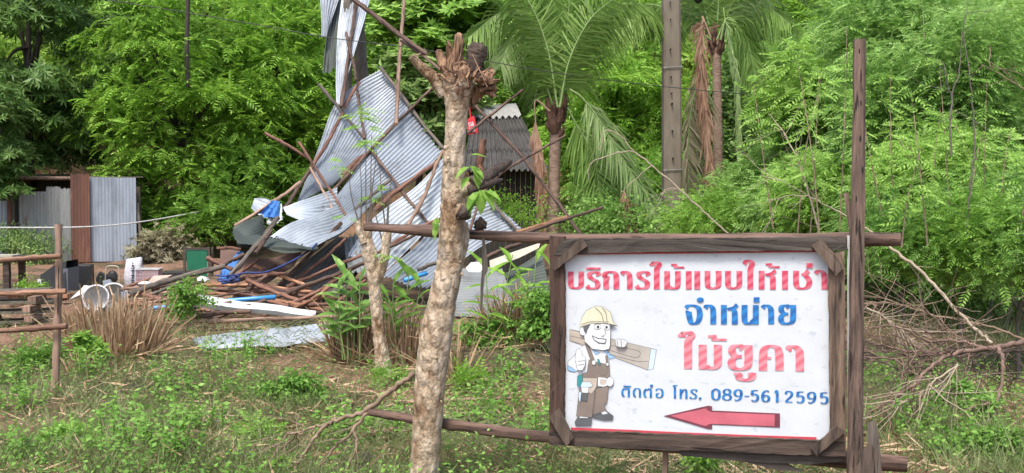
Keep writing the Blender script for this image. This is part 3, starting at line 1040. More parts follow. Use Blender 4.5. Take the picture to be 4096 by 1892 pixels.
tree('forest_tree', 'bright broad tree behind the tall post', 'tree', 2250, 170, 27, 200, 260, T_PIN, 'leaf_bright', 1.1, 100, 42, .12, seed=19)
GR = None
shr = [
    ('leafy sapling with pale compound leaves left of the tall post top', 2090, 260, 17, 110, 110, T_PINL, 'leaf_lime', 0.58, 29, 54),
    ('tall slender sapling right of the tall post top', 2260, 140, 15, 150, 190, T_PINL, 'leaf_right', 0.54, 46, 71),
    ('feathery sapling with a forked dark stem at the right', 2440, 250, 13, 140, 270, T_PINS, 'leaf_right', 0.54, 52, 84),
    ('lime green feathery shrub at the right edge, upper part', 2560, 330, 14, 110, 200, T_PINS, 'leaf_lime', 0.61, 46, 84),
    ('broadleaf shrub right of the tall post at half height', 2300, 400, 16, 110, 110, T_SCAT, 'leaf_right', 0.72, 46, 84),
    ('feathery shrub left of the tall post at half height', 2060, 400, 18, 100, 110, T_PINS, 'leaf_right', 0.72, 52, 84),
    ('leafy shrub behind the top pole left of the tall post', 2040, 545, 15.5, 110, 70, T_PINS, 'leaf_right', 0.61, 46, 84),
    ('low bright shrub at the foot of the concrete pole', 1800, 575, 16.5, 80, 32, T_PINS, 'leaf_lime', 0.54, 34, 71),
    ('low green shrub between left palm and concrete pole', 1560, 590, 17.5, 110, 28, T_SCAT, 'leaf_right', 0.85, 30, 36),
    ('bright feathery shrub right of the tall post below half height', 2290, 560, 13, 130, 120, T_PINS, 'leaf_right', 0.52, 52, 92),
    ('dense feathery shrub low at the right edge', 2480, 560, 12.5, 140, 140, T_PINS, 'leaf_right', 0.52, 59, 92),
    ('green shrub filling the gap right of the tall post behind the brush', 2260, 660, 15, 130, 80, T_PINS, 'leaf_right', 0.61, 46, 84),
    ('green shrub low at the right edge behind the brush heap', 2560, 700, 14.5, 110, 100, T_PINS, 'leaf_right', 0.61, 46, 84),
    ('leafy shrub behind the dead brush on the right', 2400, 720, 13.5, 190, 90, T_SCAT, 'leaf_right', 0.58, 52, 84),
    ('small leaved shrub beside the dark house wall behind the cut trunk', 1275, 555, 17.2, 60, 30, T_SCAT, 'leaf_bright', 0.62, 18, 22),
    ('dark shrub below the feathery tree just right of the blue tin panel', 410, 570, 26.4, 75, 50, T_PINS, 'leaf_mid', 0.90, 24, 36),
    ('bushy green shrub on the brown bank left of the standing dark trunk', 600, 520, 27.5, 120, 60, T_PIN, 'leaf_mid', 0.90, 30, 36),
    ('light feathery thicket behind the sign top, left of the tall post', 1930, 520, 19, 90, 60, T_PINS, 'leaf_right', 0.72, 50, 84),
    ('light thicket high right between the sapling stems', 2400, 120, 17, 190, 140, T_PINS, 'leaf_right', 0.68, 64, 84),
    ('light thicket right edge at mid height behind the saplings', 2520, 420, 17, 160, 150, T_PINS, 'leaf_lime', 0.68, 57, 84),
    ('shaded shrub low in front of the brown bank, left of the pile', 560, 560, 25.6, 110, 60, T_PINS, 'leaf_mid', 0.90, 24, 34),
    ('creeping shrub in front of the rusty shed panels', 60, 640, 24.2, 90, 40, T_SCAT, 'leaf_grey', 0.80, 22, 34),
    ('dry yellowish bush right of the blue tin panel', 400, 640, 24.6, 60, 40, T_MANGO, 'palm_half', 0.60, 24, 34),
    ('low bright sapling over the brush heap, right of its pale slanting stem', 2440, 640, 9.6, 110, 60, T_PINS, 'leaf_lime', .42, 36, 70),
    ('low bright sapling right beside the tall post above the brush heap', 2250, 640, 10, 80, 55, T_PINS, 'leaf_right', .42, 30, 70),
    ('low feathery sapling at the right edge beside the mossy bough', 2570, 650, 9.4, 70, 70, T_PINS, 'leaf_right', .42, 30, 70),
    ('fine feathery sapling right of the tall post, behind its middle', 2230, 330, 14, 95, 150, T_PINS, 'leaf_right', .6, 44, 80),
    ('fine feathery sapling between the tall post and the forked stem', 2340, 480, 12.5, 100, 110, T_PINS, 'leaf_lime', .5, 44, 80),
    ('fine pale sapling left of the tall post above the long dry branch', 2070, 520, 14, 100, 80, T_PINS, 'leaf_lime', .55, 36, 80),
    ('fine dense sapling at the right edge above the brush heap', 2530, 610, 11.5, 110, 110, T_PINS, 'leaf_right', .46, 50, 90),
    ('feathery sapling at the top right edge of the picture', 2540, 170, 15, 110, 170, T_PINS, 'leaf_lime', .6, 50, 80),
    ('feathery thicket right of the dark palm tree, upper right', 2030, 250, 22, 120, 150, T_PIN, 'leaf_right', .7, 60, 70),
    ('feathery thicket behind the sapling stems, upper right centre', 2330, 280, 20, 170, 170, T_PIN, 'leaf_right', .7, 70, 70),
    ('feathery thicket low behind the sign and dry branches', 1980, 580, 19, 150, 45, T_PIN, 'leaf_right', .65, 50, 60),
]
for i, (lb, u, v, d, ru, rv, T, mt, sz, nc, pr) in enumerate(shr):
    tree('shrub', lb, 'shrub', u, v, d, ru, rv, T, mt, sz, nc, pr, .02, 'bark_grey', None, seed=40 + i, crad=.50 if d < 15 else .62, limbs=9, hollow=.05, flat=.95, rd=max(.5, ru * d / PX * .8), droop=.15)

# --- far wood on the hillside: one mass
rs = np.random.RandomState(5)
n = 48000
x = rs.uniform(-30, 30, n)
y = rs.uniform(31.5, 54, n)
m_ = 14000                                     # the wood comes lower on both sides of the clearing
x[:m_] = np.where(rs.uniform(size=m_) < .5, rs.uniform(-34, -13.5, m_), rs.uniform(14.5, 34, m_))
y[:m_] = rs.uniform(24, 36, m_)
z = np.array([hill(a, c) for a, c in zip(x, y)]) + rs.uniform(0, 1.6, n) + .5 * np.sin(x * 1.1) * np.cos(y * .9)
pos = np.stack([x, y, z], -1)
q = instances(T_PINL, pos, nrm(rs.normal(size=(n, 3)) * np.array([1, 1, .4]) + np.array([0, -.5, -.2])), nrm(rs.normal(scale=.4, size=(n, 3)) + np.array([0, -.4, 1.])), rs.uniform(1.2, 2.2, n))
tag(quadmesh('far_wood', q, M['leaf_far']), kind='stuff')

# ------------------------------------------------------------------ coconut palms
def frond(pts, L, face, droop=.4, n=54, w=.026, side=1.0, start=.12, rev=1.0, fold=0.0, jit=.2, seed=0, one=0):
    """leaflets along a curved rib; face: normal of the leaf blade"""
    rs = np.random.RandomState(seed)
    path = crom(pts, 12)
    cum = [0]
    for a, b in zip(path, path[1:]): cum.append(cum[-1] + (b - a).length)
    q = []
    face = Vector(face).normalized()
    n = int(n * 1.9)
    for i in range(n):
        t = start + (1 - start) * (i + .5) / n
        s = t * cum[-1]
        j = max(k for k in range(len(cum)) if cum[k] <= s)
        j = min(j, len(path) - 2)
        f = (s - cum[j]) / max(1e-6, cum[j + 1] - cum[j])
        p = path[j].lerp(path[j + 1], f)
        T = (path[j + 1] - path[j]).normalized()
        sd_ = T.cross(face).normalized()
        ll = L * (.45 + .75 * math.sin(math.pi * min(1, .12 + .83 * t)) ** .8) * .85
        for sg in (-1, 1):
            if one and sg != one: continue
            a = (sd_ * sg * side + T * (.55 + .5 * t) + Vector(rs.normal(scale=jit, size=3)))
            a = (a.normalized() + face * fold).normalized()
            b1 = (a + Vector((0, 0, -droop * .5))).normalized()
            b2 = (a + Vector((0, 0, -droop * 1.8))).normalized()
            if rs.uniform() < .05: continue
            l1 = ll * rs.uniform(.7, 1.1)
            m_ = p + b1 * l1 * .5
            e_ = m_ + b2 * l1 * .5
            wd = b1.cross(Vector((0, 1, 0)) * .8 + face * .4)
            if wd.length < .05: wd = b1.cross(Vector((1, 0, 0)))
            wd = wd.normalized() * w * .5
            q.append([p - wd * .5, m_ - wd, m_ + wd, p + wd * .5])
            q.append([m_ - wd, e_ - wd * .12, e_ + wd * .12, m_ + wd])
    return np.array([[tuple(v) for v in f] for f in q]), path


def palm(label, trunk_pts, r0, r1, fronds, boot, seed):
    root = thing('coconut_palm', label, 'palm tree', Vector((trunk_pts[0].x, trunk_pts[0].y, hill(trunk_pts[0].x, trunk_pts[0].y))))
    path = crom(trunk_pts, 26)
    mb = MB()
    rad = []
    for i in range(len(path)):
        f = i / (len(path) - 1)
        rad.append((r0 + (r1 - r0) * f) * (1.08 if i % 2 else .94))
    mb.tube(path, rad, 12, 0, True, None, .03, seed)
    mb.build('trunk', M['palm_trunk'], root)
    mb = MB()
    rr = random.Random(seed)
    for i in range(26):
        a = rr.uniform(0, 6.28)
        z0 = rr.uniform(-boot * .8, 0)
        b = path[-1] + Vector((math.cos(a) * r1 * .9, math.sin(a) * r1 * .9, z0))
        e = b + Vector((math.cos(a) * r1 * 1.0, math.sin(a) * r1 * 1.0, boot * rr.uniform(.25, .6)))
        mb.tube(crom([b, b.lerp(e, .5) + Vector((math.cos(a), math.sin(a), 0)) * r1 * .3, e], 3), [r1 * .62, r1 * .2], 6, 0, True, None, .3, i)
    mb.build('leaf_base', M['palm_fibre'], root)
    for i, (pts, L, face, mat, kw) in enumerate(fronds):
        kw = dict(kw)
        ribmat = kw.pop('rib', 'palm_rib')
        q, pp = frond(pts, L, face, seed=seed * 50 + i, **kw)
        o = quadmesh('frond', q, M[mat], root)
        if mat in ('palm_dry', 'palm_half'): o['label'] = 'brown dried frond hanging down' if mat == 'palm_dry' else 'half withered hanging frond'
        rb = MB()
        rb.tube(pp, [.02, .004], 6)
        o2 = rb.build('rib', M[ribmat], None)
        me = o2.data
        o2.parent = o
        me.transform(Matrix.Translation(-root.location))
    return root


M['palm_trunk'] = surf('palm_trunk', [(.10, .055, .04), (.24, .16, .12), (.34, .25, .19)], 9, (1, 1, 4), .9, .6, .02)
M['palm_fibre'] = surf('palm_fibre', [(.05, .025, .018), (.17, .085, .055)], 14, (1, 1, 1), .9, .7, .03)
M['palm_rib'] = plain('palm_rib', (.17, .26, .08), .5)
M['rib_dry'] = plain('rib_dry', (.28, .19, .12), .7)

d = 18.0
V3 = lambda pts, d: [P(*z3(*p), d + (o[0] if o else 0)) for p, *o in [(q if isinstance(q[0], tuple) else (q,)) for q in pts]]
up_, fw_ = (0, 0, 1), (0, -1, .15)
palm('left coconut palm with drooping fronds beside the grey tiled roof', V3([(205, 1210), (212, 900), (222, 560)], d), .105, .088, [
    (V3([(235, 560), (258, 330), (285, 60), (300, -260)], d), .95, fw_, 'palm', dict(n=80, droop=.25)),
    (V3([(225, 540), (190, 330), (110, 130), (-40, 60), ((-220, 190), -.3)], d), .95, (.2, -.6, .8), 'palm', dict(n=70, droop=1.1)),
    (V3([(215, 560), (170, 420), (120, 250), (20, 170), ((-60, 330), -.6)], d), .8, (.2, -.6, .8), 'palm_pale', dict(n=60, droop=1.3)),
    (V3([(240, 540), (320, 250), (470, 60), (640, 20), ((820, 120), .6)], d), .95, (-.2, -.6, .8), 'palm', dict(n=70, droop=1.0)),
    (V3([(240, 540), (290, 300), (400, 90), (560, -40)], d - .5), .9, (-.2, -.8, .5), 'palm', dict(n=60, droop=.8)),
    (V3([(230, 540), (180, 250), (90, 20), (-60, -160)], d - .4), .9, (.2, -.8, .5), 'palm', dict(n=60, droop=.8)),
    (V3([(290, 450), (350, 490), (430, 590), (520, 740), (620, 900), (770, 1130)], d - .6), .62, (.1, -1, .2), 'palm_pale', dict(n=70, droop=.5, side=.55)),
    (V3([(280, 540), (330, 640), (400, 760), (440, 960), (450, 1230)], d - .2), .95, fw_, 'palm', dict(n=70, droop=.8, side=.8)),
    (V3([(300, 660), (380, 690), (440, 800), (500, 1000), (530, 1240)], d), .8, fw_, 'palm', dict(n=60, droop=.8, side=.7)),
    (V3([(560, 960), (590, 1040), (600, 1120), (615, 1240)], d - .7), .45, fw_, 'palm_dry', dict(n=50, droop=1.5, side=.3, start=0, rib='rib_dry')),
    (V3([(190, 560), (120, 505), (118, 600), (135, 800), (155, 1180)], d - .3), .42, fw_, 'palm_dry', dict(n=70, droop=2.0, side=.25, start=.25, rib='rib_dry')),
], .55, 3)
d = 21.0
palm('right coconut palm with brown dead fronds behind the concrete pole', V3([(1035, 1180), (1036, 700), (1028, 180)], d), .095, .08, [
    (V3([(1015, 190), (930, 90), (780, 40), (640, 30), ((480, 160), -.5)], d), 1.0, (.2, -.6, .8), 'palm', dict(n=70, droop=1.1)),
    (V3([(1010, 190), (960, 20), (900, -160)], d), 1.0, (.2, -.8, .5), 'palm_pale', dict(n=50, droop=.7)),
    (V3([(1030, 180), (1040, 0), (1050, -220)], d), 1.0, fw_, 'palm', dict(n=60, droop=.5)),
    (V3([(1040, 190), (1120, 60), (1240, 10), ((1400, 120), -.3)], d), .9, (-.2, -.6, .8), 'palm', dict(n=60, droop=1.1)),
    (V3([(1040, 190), (1110, 20), (1230, -120)], d), .95, (-.2, -.8, .5), 'palm_pale', dict(n=50, droop=.8)),
    (V3([(1000, 190), (960, 110), (950, 330), (975, 620), (1000, 910)], d - 1.2), .6, fw_, 'palm_dry', dict(n=62, droop=1.8, side=.26, start=.05, rib='rib_dry', w=.03)),
    (V3([(1000, 200), (930, 160), (935, 380), (900, 560), (885, 760), (890, 1020)], d - .8), .85, (.1, -1, .1), 'palm_half', dict(n=80, droop=.35, side=.9, start=.35, rib='palm_rib', one=-1)),
    (V3([(1000, 200), (930, 160), (940, 350), (910, 540), (890, 720), (880, 1000)], d - .7), .5, (.1, -1, .1), 'palm_half', dict(n=60, droop=1.2, side=.5, start=.3, rib='palm_rib')),
    (V3([(1050, 200), (1075, 110), (1105, 250), (1130, 400), (1140, 600), (1142, 850)], d - .4), .36, fw_, 'palm_pale', dict(n=80, droop=2.0, side=.2, start=.1)),
    (V3([(1030, 200), (1090, 90), (1180, 200), (1230, 420)], d - .2), .8, (-.2, -.6, .8), 'palm', dict(n=60, droop=1.2)),
], .5, 4)

# ------------------------------------------------------------------ tin shed at the left
d = 25.2
shed = thing('tin_shed', 'shed walled with grey, pale and rusty corrugated tin panels under dark foliage', 'shed', G(200, 656))


def panel(u0, v0, u1, v1, mat, name='wall_panel', label=None, dd=0.0, top=None, pitch=.076, amp=.009):
    mb = MB()
    a, b = P(u0, v1, d + dd), P(u1, v1, d + dd)
    W = b.x - a.x
    zt, zb = P(u0, v0, d + dd).z, P(u0, v1, d + dd).z
    n = max(4, int(W / pitch * 6))
    vs, fs = [], []
    for i in range(n + 1):
        x = a.x + W * i / n
        y = a.y + amp * math.sin(2 * math.pi * (x - a.x) / pitch) + .02 * math.sin(x * 2)
        tz = zt + (rnd.uniform(-.02, .02) if top else 0)
        vs += [(x, y, zb), (x, y - .01, (zb + zt) / 2), (x, y, tz)]
    for i in range(n):
        for k in range(2):
            fs.append((3 * i + k, 3 * i + 3 + k, 3 * i + 4 + k, 3 * i + 1 + k))
    mb.add(vs, fs, 0, True)
    o = mb.build(name, M[mat], shed)
    if label: o['label'] = label
    return o


panel(-60, 505, 20, 660, 'shed_blue')
panel(18, 500, 30, 660, 'shed_rust', label='narrow rusty tin strip')
panel(50, 482, 124, 660, 'shed_pale', dd=-.05, label='pale tin panel with rust scratches')
panel(120, 470, 155, 660, 'shed_pale', dd=-.1, top=1)
panel(154, 474, 188, 660, 'shed_pale', dd=-.15, top=1, label='pale panel with a rust spot')
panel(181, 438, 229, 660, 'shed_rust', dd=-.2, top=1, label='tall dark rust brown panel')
panel(225, 446, 288, 658, 'shed_blue', dd=-.12, label='wide blue grey panel')
panel(286, 447, 344, 658, 'shed_blue', dd=-.16, label='wide blue grey panel')
mb = MB()
for u in (38, 352):
    mb.tube([P(u, 680, d + .02), P(u - 4, 470, d + .02)], .05, 7, 0, True, None, .1)
mb.tube([P(20, 566, d - .06), P(52, 564, d - .06)], .03, 6)
mb.tube([P(346, 510, d - .1), P(360, 665, d - .3)], .035, 6)
mb.build('post', M['pole_grey'], shed)
mb = MB()
mb.tube([P(40, 447, d - .1), P(185, 449, d - .1)], .045, 7, 0, True, None, .1)
mb.build('beam', M['pole_pale'], shed)
mb = MB()
mb.add([P(-70, 450, d), P(360, 446, d), P(360, 438, d + 3.5), P(-70, 438, d + 3.5)], [(0, 1, 2, 3)])
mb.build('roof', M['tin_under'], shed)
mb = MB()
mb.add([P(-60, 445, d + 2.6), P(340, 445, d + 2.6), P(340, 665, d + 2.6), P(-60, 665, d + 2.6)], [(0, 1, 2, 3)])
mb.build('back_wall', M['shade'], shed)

# ------------------------------------------------------------------ house with a grey corrugated cement roof
d = 20.5
house = thing('small_house', 'small dark house with a grey corrugated cement roof behind the cut tree', 'house', P(1290, 560, d))
rl, rr_, el, er = P(1190, 288, d + 1.6), P(1302, 282, d + 1.6), P(1165, 428, d - .3), P(1376, 425, d - .3)


def rows(l, r, t):
    return l.lerp(r, t)


mb = MB()
for band in range(3):
    t0, t1 = band / 3, (band + 1) / 3 + .03
    lift = Vector((0, -.02, .03)) * (2 - band) * .0
    nW = 15
    n = nW * 8
    vs, fs = [], []
    for j, t in enumerate((t0, t1)):
        L_, R_ = rl.lerp(el, t), rr_.lerp(er, t)
        for i in range(n + 1):
            p = L_.lerp(R_, i / n)
            p = p + Vector((0, -.5, .86)) * (.030 * math.cos(2 * math.pi * i / 8) + (.0 if j == 0 else .014) + .006 * (3 - band))
            vs.append(p)
    for i in range(n):
        fs.append((i, i + 1, n + 2 + i, n + 1 + i))
    mb.add(vs, fs, 0, True)
mb.build('roof', M['cement_tile'], house)
mb = MB()
vs, fs = [], []
n = 64
for j, t in enumerate((-.12, -.06, .0, .13)):
    a, b = rl.lerp(el, t), rr_.lerp(er, t)
    zz = (0, .06, .06, .0)[j]
    for i in range(n + 1):
        vs.append(a.lerp(b, i / n) + Vector((0, -.03, .05 + zz + (.03 * math.cos(2 * math.pi * i / 8) if j == 3 else 0))))
for j in range(3):
    for i in range(n):
        fs.append((j * (n + 1) + i, j * (n + 1) + i + 1, (j + 1) * (n + 1) + i + 1, (j + 1) * (n + 1) + i))
mb.add(vs, fs, 0, True)
mb.build('roof_ridge', M['ridge'], house)
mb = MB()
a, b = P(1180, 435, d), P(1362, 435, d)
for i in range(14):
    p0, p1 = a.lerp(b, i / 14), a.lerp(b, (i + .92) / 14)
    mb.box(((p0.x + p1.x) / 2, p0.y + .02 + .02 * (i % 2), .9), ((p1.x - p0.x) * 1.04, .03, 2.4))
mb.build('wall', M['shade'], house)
mb = MB()
mb.tube([P(1356, 430, d - .15), P(1352, 640, d - .15)], .05, 8)
mb.build('post', M['pole_grey'], house)
for nm, lb, pts, r in (('wooden_post', 'broken reddish tree stub standing in front of the grey tiled roof', [(1196, 470), (1207, 430), (1216, 350)], .07),):
    o = pole(nm, lb, 'tree stub', [P(u, v, 18.6) for u, v in pts], r, r * .8, M['pole_red'], wob=.3)

# red shop placard hung by the house
pl = thing('red_placard', 'red hanging placard with white lettering beside the cut trunk', 'placard', P(1187, 310, 17.4))
q = [P(u, v, 17.4) for u, v in ((1176, 300), (1192, 290), (1203, 334), (1176, 339))]
mb = MB()
mb.prism(q, [p + Vector((0, .06, 0)) for p in q])
mb.build('panel', M['red_sign'], pl)
mb = MB()
bx = [P(u, v, 17.38) for u, v in ((1178, 309), (1190, 306), (1196, 330), (1183, 333))]
mb.add(bx, [(0, 1, 2, 3)])
mb.build('label_field', M['white_plastic'], pl)
mb = MB()
fld = lambda a, c: bx[0].lerp(bx[3], a).lerp(bx[1].lerp(bx[2], a), c) + Vector((0, -.01, 0))   # a: reading direction (down), c: letter top = right edge
for ltr, a0 in (('L', .06), ('E', .38), ('O', .69)):
    def rect(x0, y0, x1, y1):
        f = lambda x, y: fld(a0 + x * .26, .86 - y * .72)
        mb.add([f(x0, y0), f(x1, y0), f(x1, y1), f(x0, y1)], [(0, 1, 2, 3)])
    rect(0, 0, .28, 1)
    if ltr in 'LEO': rect(.28, .78, 1, 1)
    if ltr in 'EO': rect(.28, 0, 1, .2)
    if ltr == 'E': rect(.28, .4, .85, .6)
    if ltr == 'O': rect(.74, .2, 1, .78)
mb.build('lettering', M['red_sign'], pl)
mb = MB()
mb.tube([P(1184, 295, 17.42), P(1181, 270, 17.42)], .012, 5)
mb.build('cord', M['red_sign'], pl)

# ------------------------------------------------------------------ concrete utility pole and the lines
d = 18.0
cp = thing('utility_pole', 'square weathered concrete utility pole between the two coconut palms', 'utility pole', G(1700, 640))
mb = MB()
vs, fs = [], []
tw = []
for i, (u0, u1, v) in enumerate(((1672, 1720, 660), (1671, 1717, 400), (1670, 1713, 0), (1668, 1710, -260))):
    a, b = P(u0, v, d), P(u1, v, d)
    h = (b.x - a.x) / 2
    c = (a + b) / 2
    ch = h * .22
    for dx, dy in ((-h, -h + ch), (-h + ch, -h), (h - ch, -h), (h, -h + ch), (h, h), (-h, h)):
        vs.append(c + Vector((dx, dy + h, 0)))
for i in range(3):
    for k in range(6):
        fs.append((i * 6 + k, i * 6 + (k + 1) % 6, i * 6 + 6 + (k + 1) % 6, i * 6 + 6 + k))
mb.add(vs, fs)
mb.build('shaft', M['concrete'], cp)
mb = MB()
for (x, y, s) in ((795, 15, 4), (797, 100, 4), (796, 250, 5), (799, 388, 5), (802, 470, 5), (804, 523, 7), (806, 660, 6), (809, 797, 6), (812, 1068, 6)):
    u, v = z3(x, y)
    p = P(u, v, d - .012)
    rr = s * .36 * d / PX
    mb.lathe(p, [(0, 0), (rr, 0), (rr, .05)], 10, M=Matrix.Rotation(R(90), 3, 'X'))
mb.build('bolt_hole', M['hole'], cp)
mb = MB()
for v in (z3(0, 338)[1], z3(0, 855)[1]):
    pts = [P(1669, v + 1, d - .02), P(1717, v - 1, d - .02), P(1719, v - 1, d + .3), P(1669, v + 1, d + .3), P(1669, v + 1, d - .02)]
    mb.tube(pts, .008, 6)
mb.build('band', M['steel_band'], cp)
mb = MB()
mb.lathe(P(1757, -4, d + .1), [(0, -.09), (.05, -.07), (.08, -.02), (.07, .06), (.0, .08)], 14)
tag(mb.build('insulator', M['black_plastic']), 'dark round fitting hanging from the lines right of the concrete pole top', 'insulator')


def cable(label, pts, r, mat='wire', name='overhead_cable', cat='cable', group=None):
    mb = MB()
    mb.tube(crom(pts, 8), r, 6)
    tag(mb.build(name, M[mat]), label, cat, group)


cable('thin overhead cable crossing in front of the bent tin sheets and stump', [P(-80, -40, 17), P(270, 0, 17), (P(644, 62, 17)), P(830, 95, 17), P(1060, 124, 17), P(1390, 182, 17.4), P(1712, 222, 17.8), P(2050, 246, 18.5), P(2500, 250, 20)], .0065)
for i, o in enumerate((0, 12, 26)):
    cable(('uppermost', 'middle', 'lowest')[i] + ' of the thin cables crossing the dark gap at upper right', [P(1990 + o, -10 + o * .6, 22), P(2090, 25 + o, 22), P(2330, 112 + o * 1.6, 22.5)], .006)
cable('thin white cord sagging across in front of the tin shed to the dark trunk', [P(-60, 574, 22.5), P(0, 572.6, 22.5), P(180, 572, 22.8), P(300, 565, 23.3), P(400, 551, 24), P(500, 533, 25.2)], .016, 'cord', 'clothesline', 'cord')

# ------------------------------------------------------------------ the collapsed roof
def D(u, v, off=0.0):
    return 16.2 + (600 - v) * .0058 + off


def Q(p, off=0.0):
    return P(p[0], p[1], D(p[0], p[1], off))


def sheet(name, label, left, right, mat, pitch=.074, amp=.016, wave=None, off=0.0, nr=16, group='corrugated sheets of the collapsed roof', ragged=0.0, bs=1.0):
    """left/right: matching polylines of photo points running along the flutes (optional third value: depth offset)"""
    cv = lambda pl: crom([(P(p[0], p[1], D(p[0], p[1], off + (p[2] if len(p) > 2 else 0)))) for p in pl], 5)
    L_, R_ = cv(left), cv(right)
    m = min(len(L_), len(R_))
    W = max((a - b).length for a, b in zip(L_, R_))
    nw = max(3, round(W / pitch))
    n = nw * 6
    vs, fs = [], []
    rs = random.Random(len(label))
    for j in range(m):
        a, b = L_[j], R_[j]
        ac = (b - a)
        al = (L_[min(j + 1, m - 1)] - L_[max(0, j - 1)])
        nn = ac.cross(al).normalized()
        if nn.y > 0: nn = -nn
        for i in range(n + 1):
            f = i / n
            bend = .03 * math.sin(f * 4 + j * .2 + len(label)) + .012 * math.sin(j * .5 + f * 9)
            bend *= bs
            p = a + ac * f + nn * (amp * math.sin(2 * math.pi * f * nw) + bend)
            if ragged and j in (0, m - 1):
                p = p + al.normalized() * rs.uniform(-ragged, ragged)
            vs.append(p)
    for j in range(m - 1):
        for i in range(n):
            b = j * (n + 1) + i
            fs.append((b, b + 1, b + n + 2, b + n + 1))
    mb = MB()
    mb.add(vs, fs, 0, True)
    return tag(mb.build(name, M[mat]), label, 'roof sheet', group)


SH = 'corrugated_sheet'
sheet(SH, 'large upper left tin sheet with a long ragged left edge under the roof peak', [(744, 517, -.3), (800, 380, .1), (842, 266, .2), (900, 212, .2), (960, 172, .1)], [(834, 468, 0), (905, 400, 0), (958, 348, 0), (1000, 305, 0), (1032, 272, 0)], 'tin', ragged=.01)
sheet(SH, 'broad tin sheet in the middle of the collapsed roof below the long diagonal pole', [(690, 596, -.9), (765, 562, -.5), (848, 492, -.05), (935, 378, 0), (1030, 280, .02)], [(778, 623, -1.0), (862, 584, -.6), (948, 500, -.05), (1048, 440, -.03), (1114, 384, 0)], 'tin', off=-.02, ragged=.02)
sheet(SH, 'wrinkled lower left lip of tin sheet curling above the dark tarpaulin', [(681, 596, -1.1), (735, 566, -1.0), (795, 543, -.8), (850, 520, -.4)], [(776, 624, -1.3), (815, 600, -1.2), (862, 582, -.9), (905, 548, -.4)], 'tin_white', off=-.10, ragged=.04, amp=.019)
sheet(SH, 'tin sheet between the reddish rafter and the pale leaning pole', [(872, 640, -.3), (945, 545, -.06), (1048, 470, -.03), (1118, 398, 0)], [(962, 690, -.3), (1040, 610, -.06), (1110, 540, -.03), (1180, 470, 0)], 'tin_white', off=-.04, ragged=.02)
sheet(SH, 'lowest right tin sheet running out behind the cut trunk to the grey edge pole', [(960, 700, -.5), (1040, 628, -.1), (1110, 555, -.03), (1236, 500, 0)], [(1075, 722, -.5), (1150, 665, -.1), (1220, 620, -.03), (1312, 582, 0)], 'tin', off=-.06, ragged=.02)
sheet(SH, 'folded tin sheet over the black gap at the left of the collapsed roof', [(712, 526, -.7), (770, 506, -.6), (848, 474, -.3)], [(720, 537, -.9), (778, 552, -.8), (846, 556, -.5)], 'tin_white', off=-.1, pitch=.09, amp=.014)
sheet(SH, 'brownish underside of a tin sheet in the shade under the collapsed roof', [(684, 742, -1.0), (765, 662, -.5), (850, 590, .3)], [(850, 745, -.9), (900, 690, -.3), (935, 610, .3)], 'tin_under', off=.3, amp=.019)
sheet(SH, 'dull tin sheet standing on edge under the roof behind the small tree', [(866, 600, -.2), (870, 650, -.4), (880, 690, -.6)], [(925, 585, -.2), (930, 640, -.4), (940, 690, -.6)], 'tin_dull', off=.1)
sheet(SH, 'pale weathered tin sheet lying low behind the cut trunk with level flutes', [(1150, 676, -1.1), (1200, 680, -1.1), (1262, 672, -1.1)], [(1140, 798, -1.9), (1210, 796, -1.9), (1296, 788, -1.9)], 'tin_low', off=-.1, pitch=.095, amp=.03, bs=.4)
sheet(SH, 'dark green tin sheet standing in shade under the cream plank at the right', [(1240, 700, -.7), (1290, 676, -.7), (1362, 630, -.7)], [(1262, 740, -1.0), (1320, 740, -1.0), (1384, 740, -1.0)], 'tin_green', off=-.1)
sheet(SH, 'white weathered tin sheet lying in the grass in front of the pile', [(484, 858, -1.1), (620, 838, -.65), (760, 822, -.15), (905, 800, .1)], [(520, 878, -1.6), (640, 872, -1.45), (770, 866, -1.3), (905, 848, -.86)], 'tin_white', off=-2.05, pitch=.12, amp=.03, bs=.3)
sheet(SH, 'front one of two bent tin sheets standing up to the top edge', [(846, 262, .1), (843, 170, .1), (846, 80, .1), (864, -30, .1)], [(860, 262, -.2), (888, 150, -.2), (918, 50, -.2), (934, -30, -.2)], 'tin', off=-.1)
sheet(SH, 'rear bent tin sheet standing up at the top edge left of the front one', [(808, 95, .2), (807, 40, .2), (803, -30, .2)], [(822, 95, .3), (836, 45, .3), (862, -30, .3)], 'tin', off=.15)
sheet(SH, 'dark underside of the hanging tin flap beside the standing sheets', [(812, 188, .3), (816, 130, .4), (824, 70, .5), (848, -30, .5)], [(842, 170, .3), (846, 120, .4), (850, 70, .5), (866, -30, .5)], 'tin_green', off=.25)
sheet(SH, 'bright bent tin scrap at the far left above the blue rag', [(640, 498, .0), (668, 502, .1), (694, 512, 0)], [(632, 522, 0), (660, 540, -.1), (694, 552, 0)], 'tin', off=-.6, pitch=.12, amp=.01)
sheet(SH, 'dark green tin sheet sagging at the left end of the pile', [(586, 572, -.6), (620, 560, -.5), (660, 542, -.4)], [(596, 618, -.9), (650, 612, -.8), (672, 590, -.5)], 'tin_green', off=-.5, pitch=.06, amp=.014)

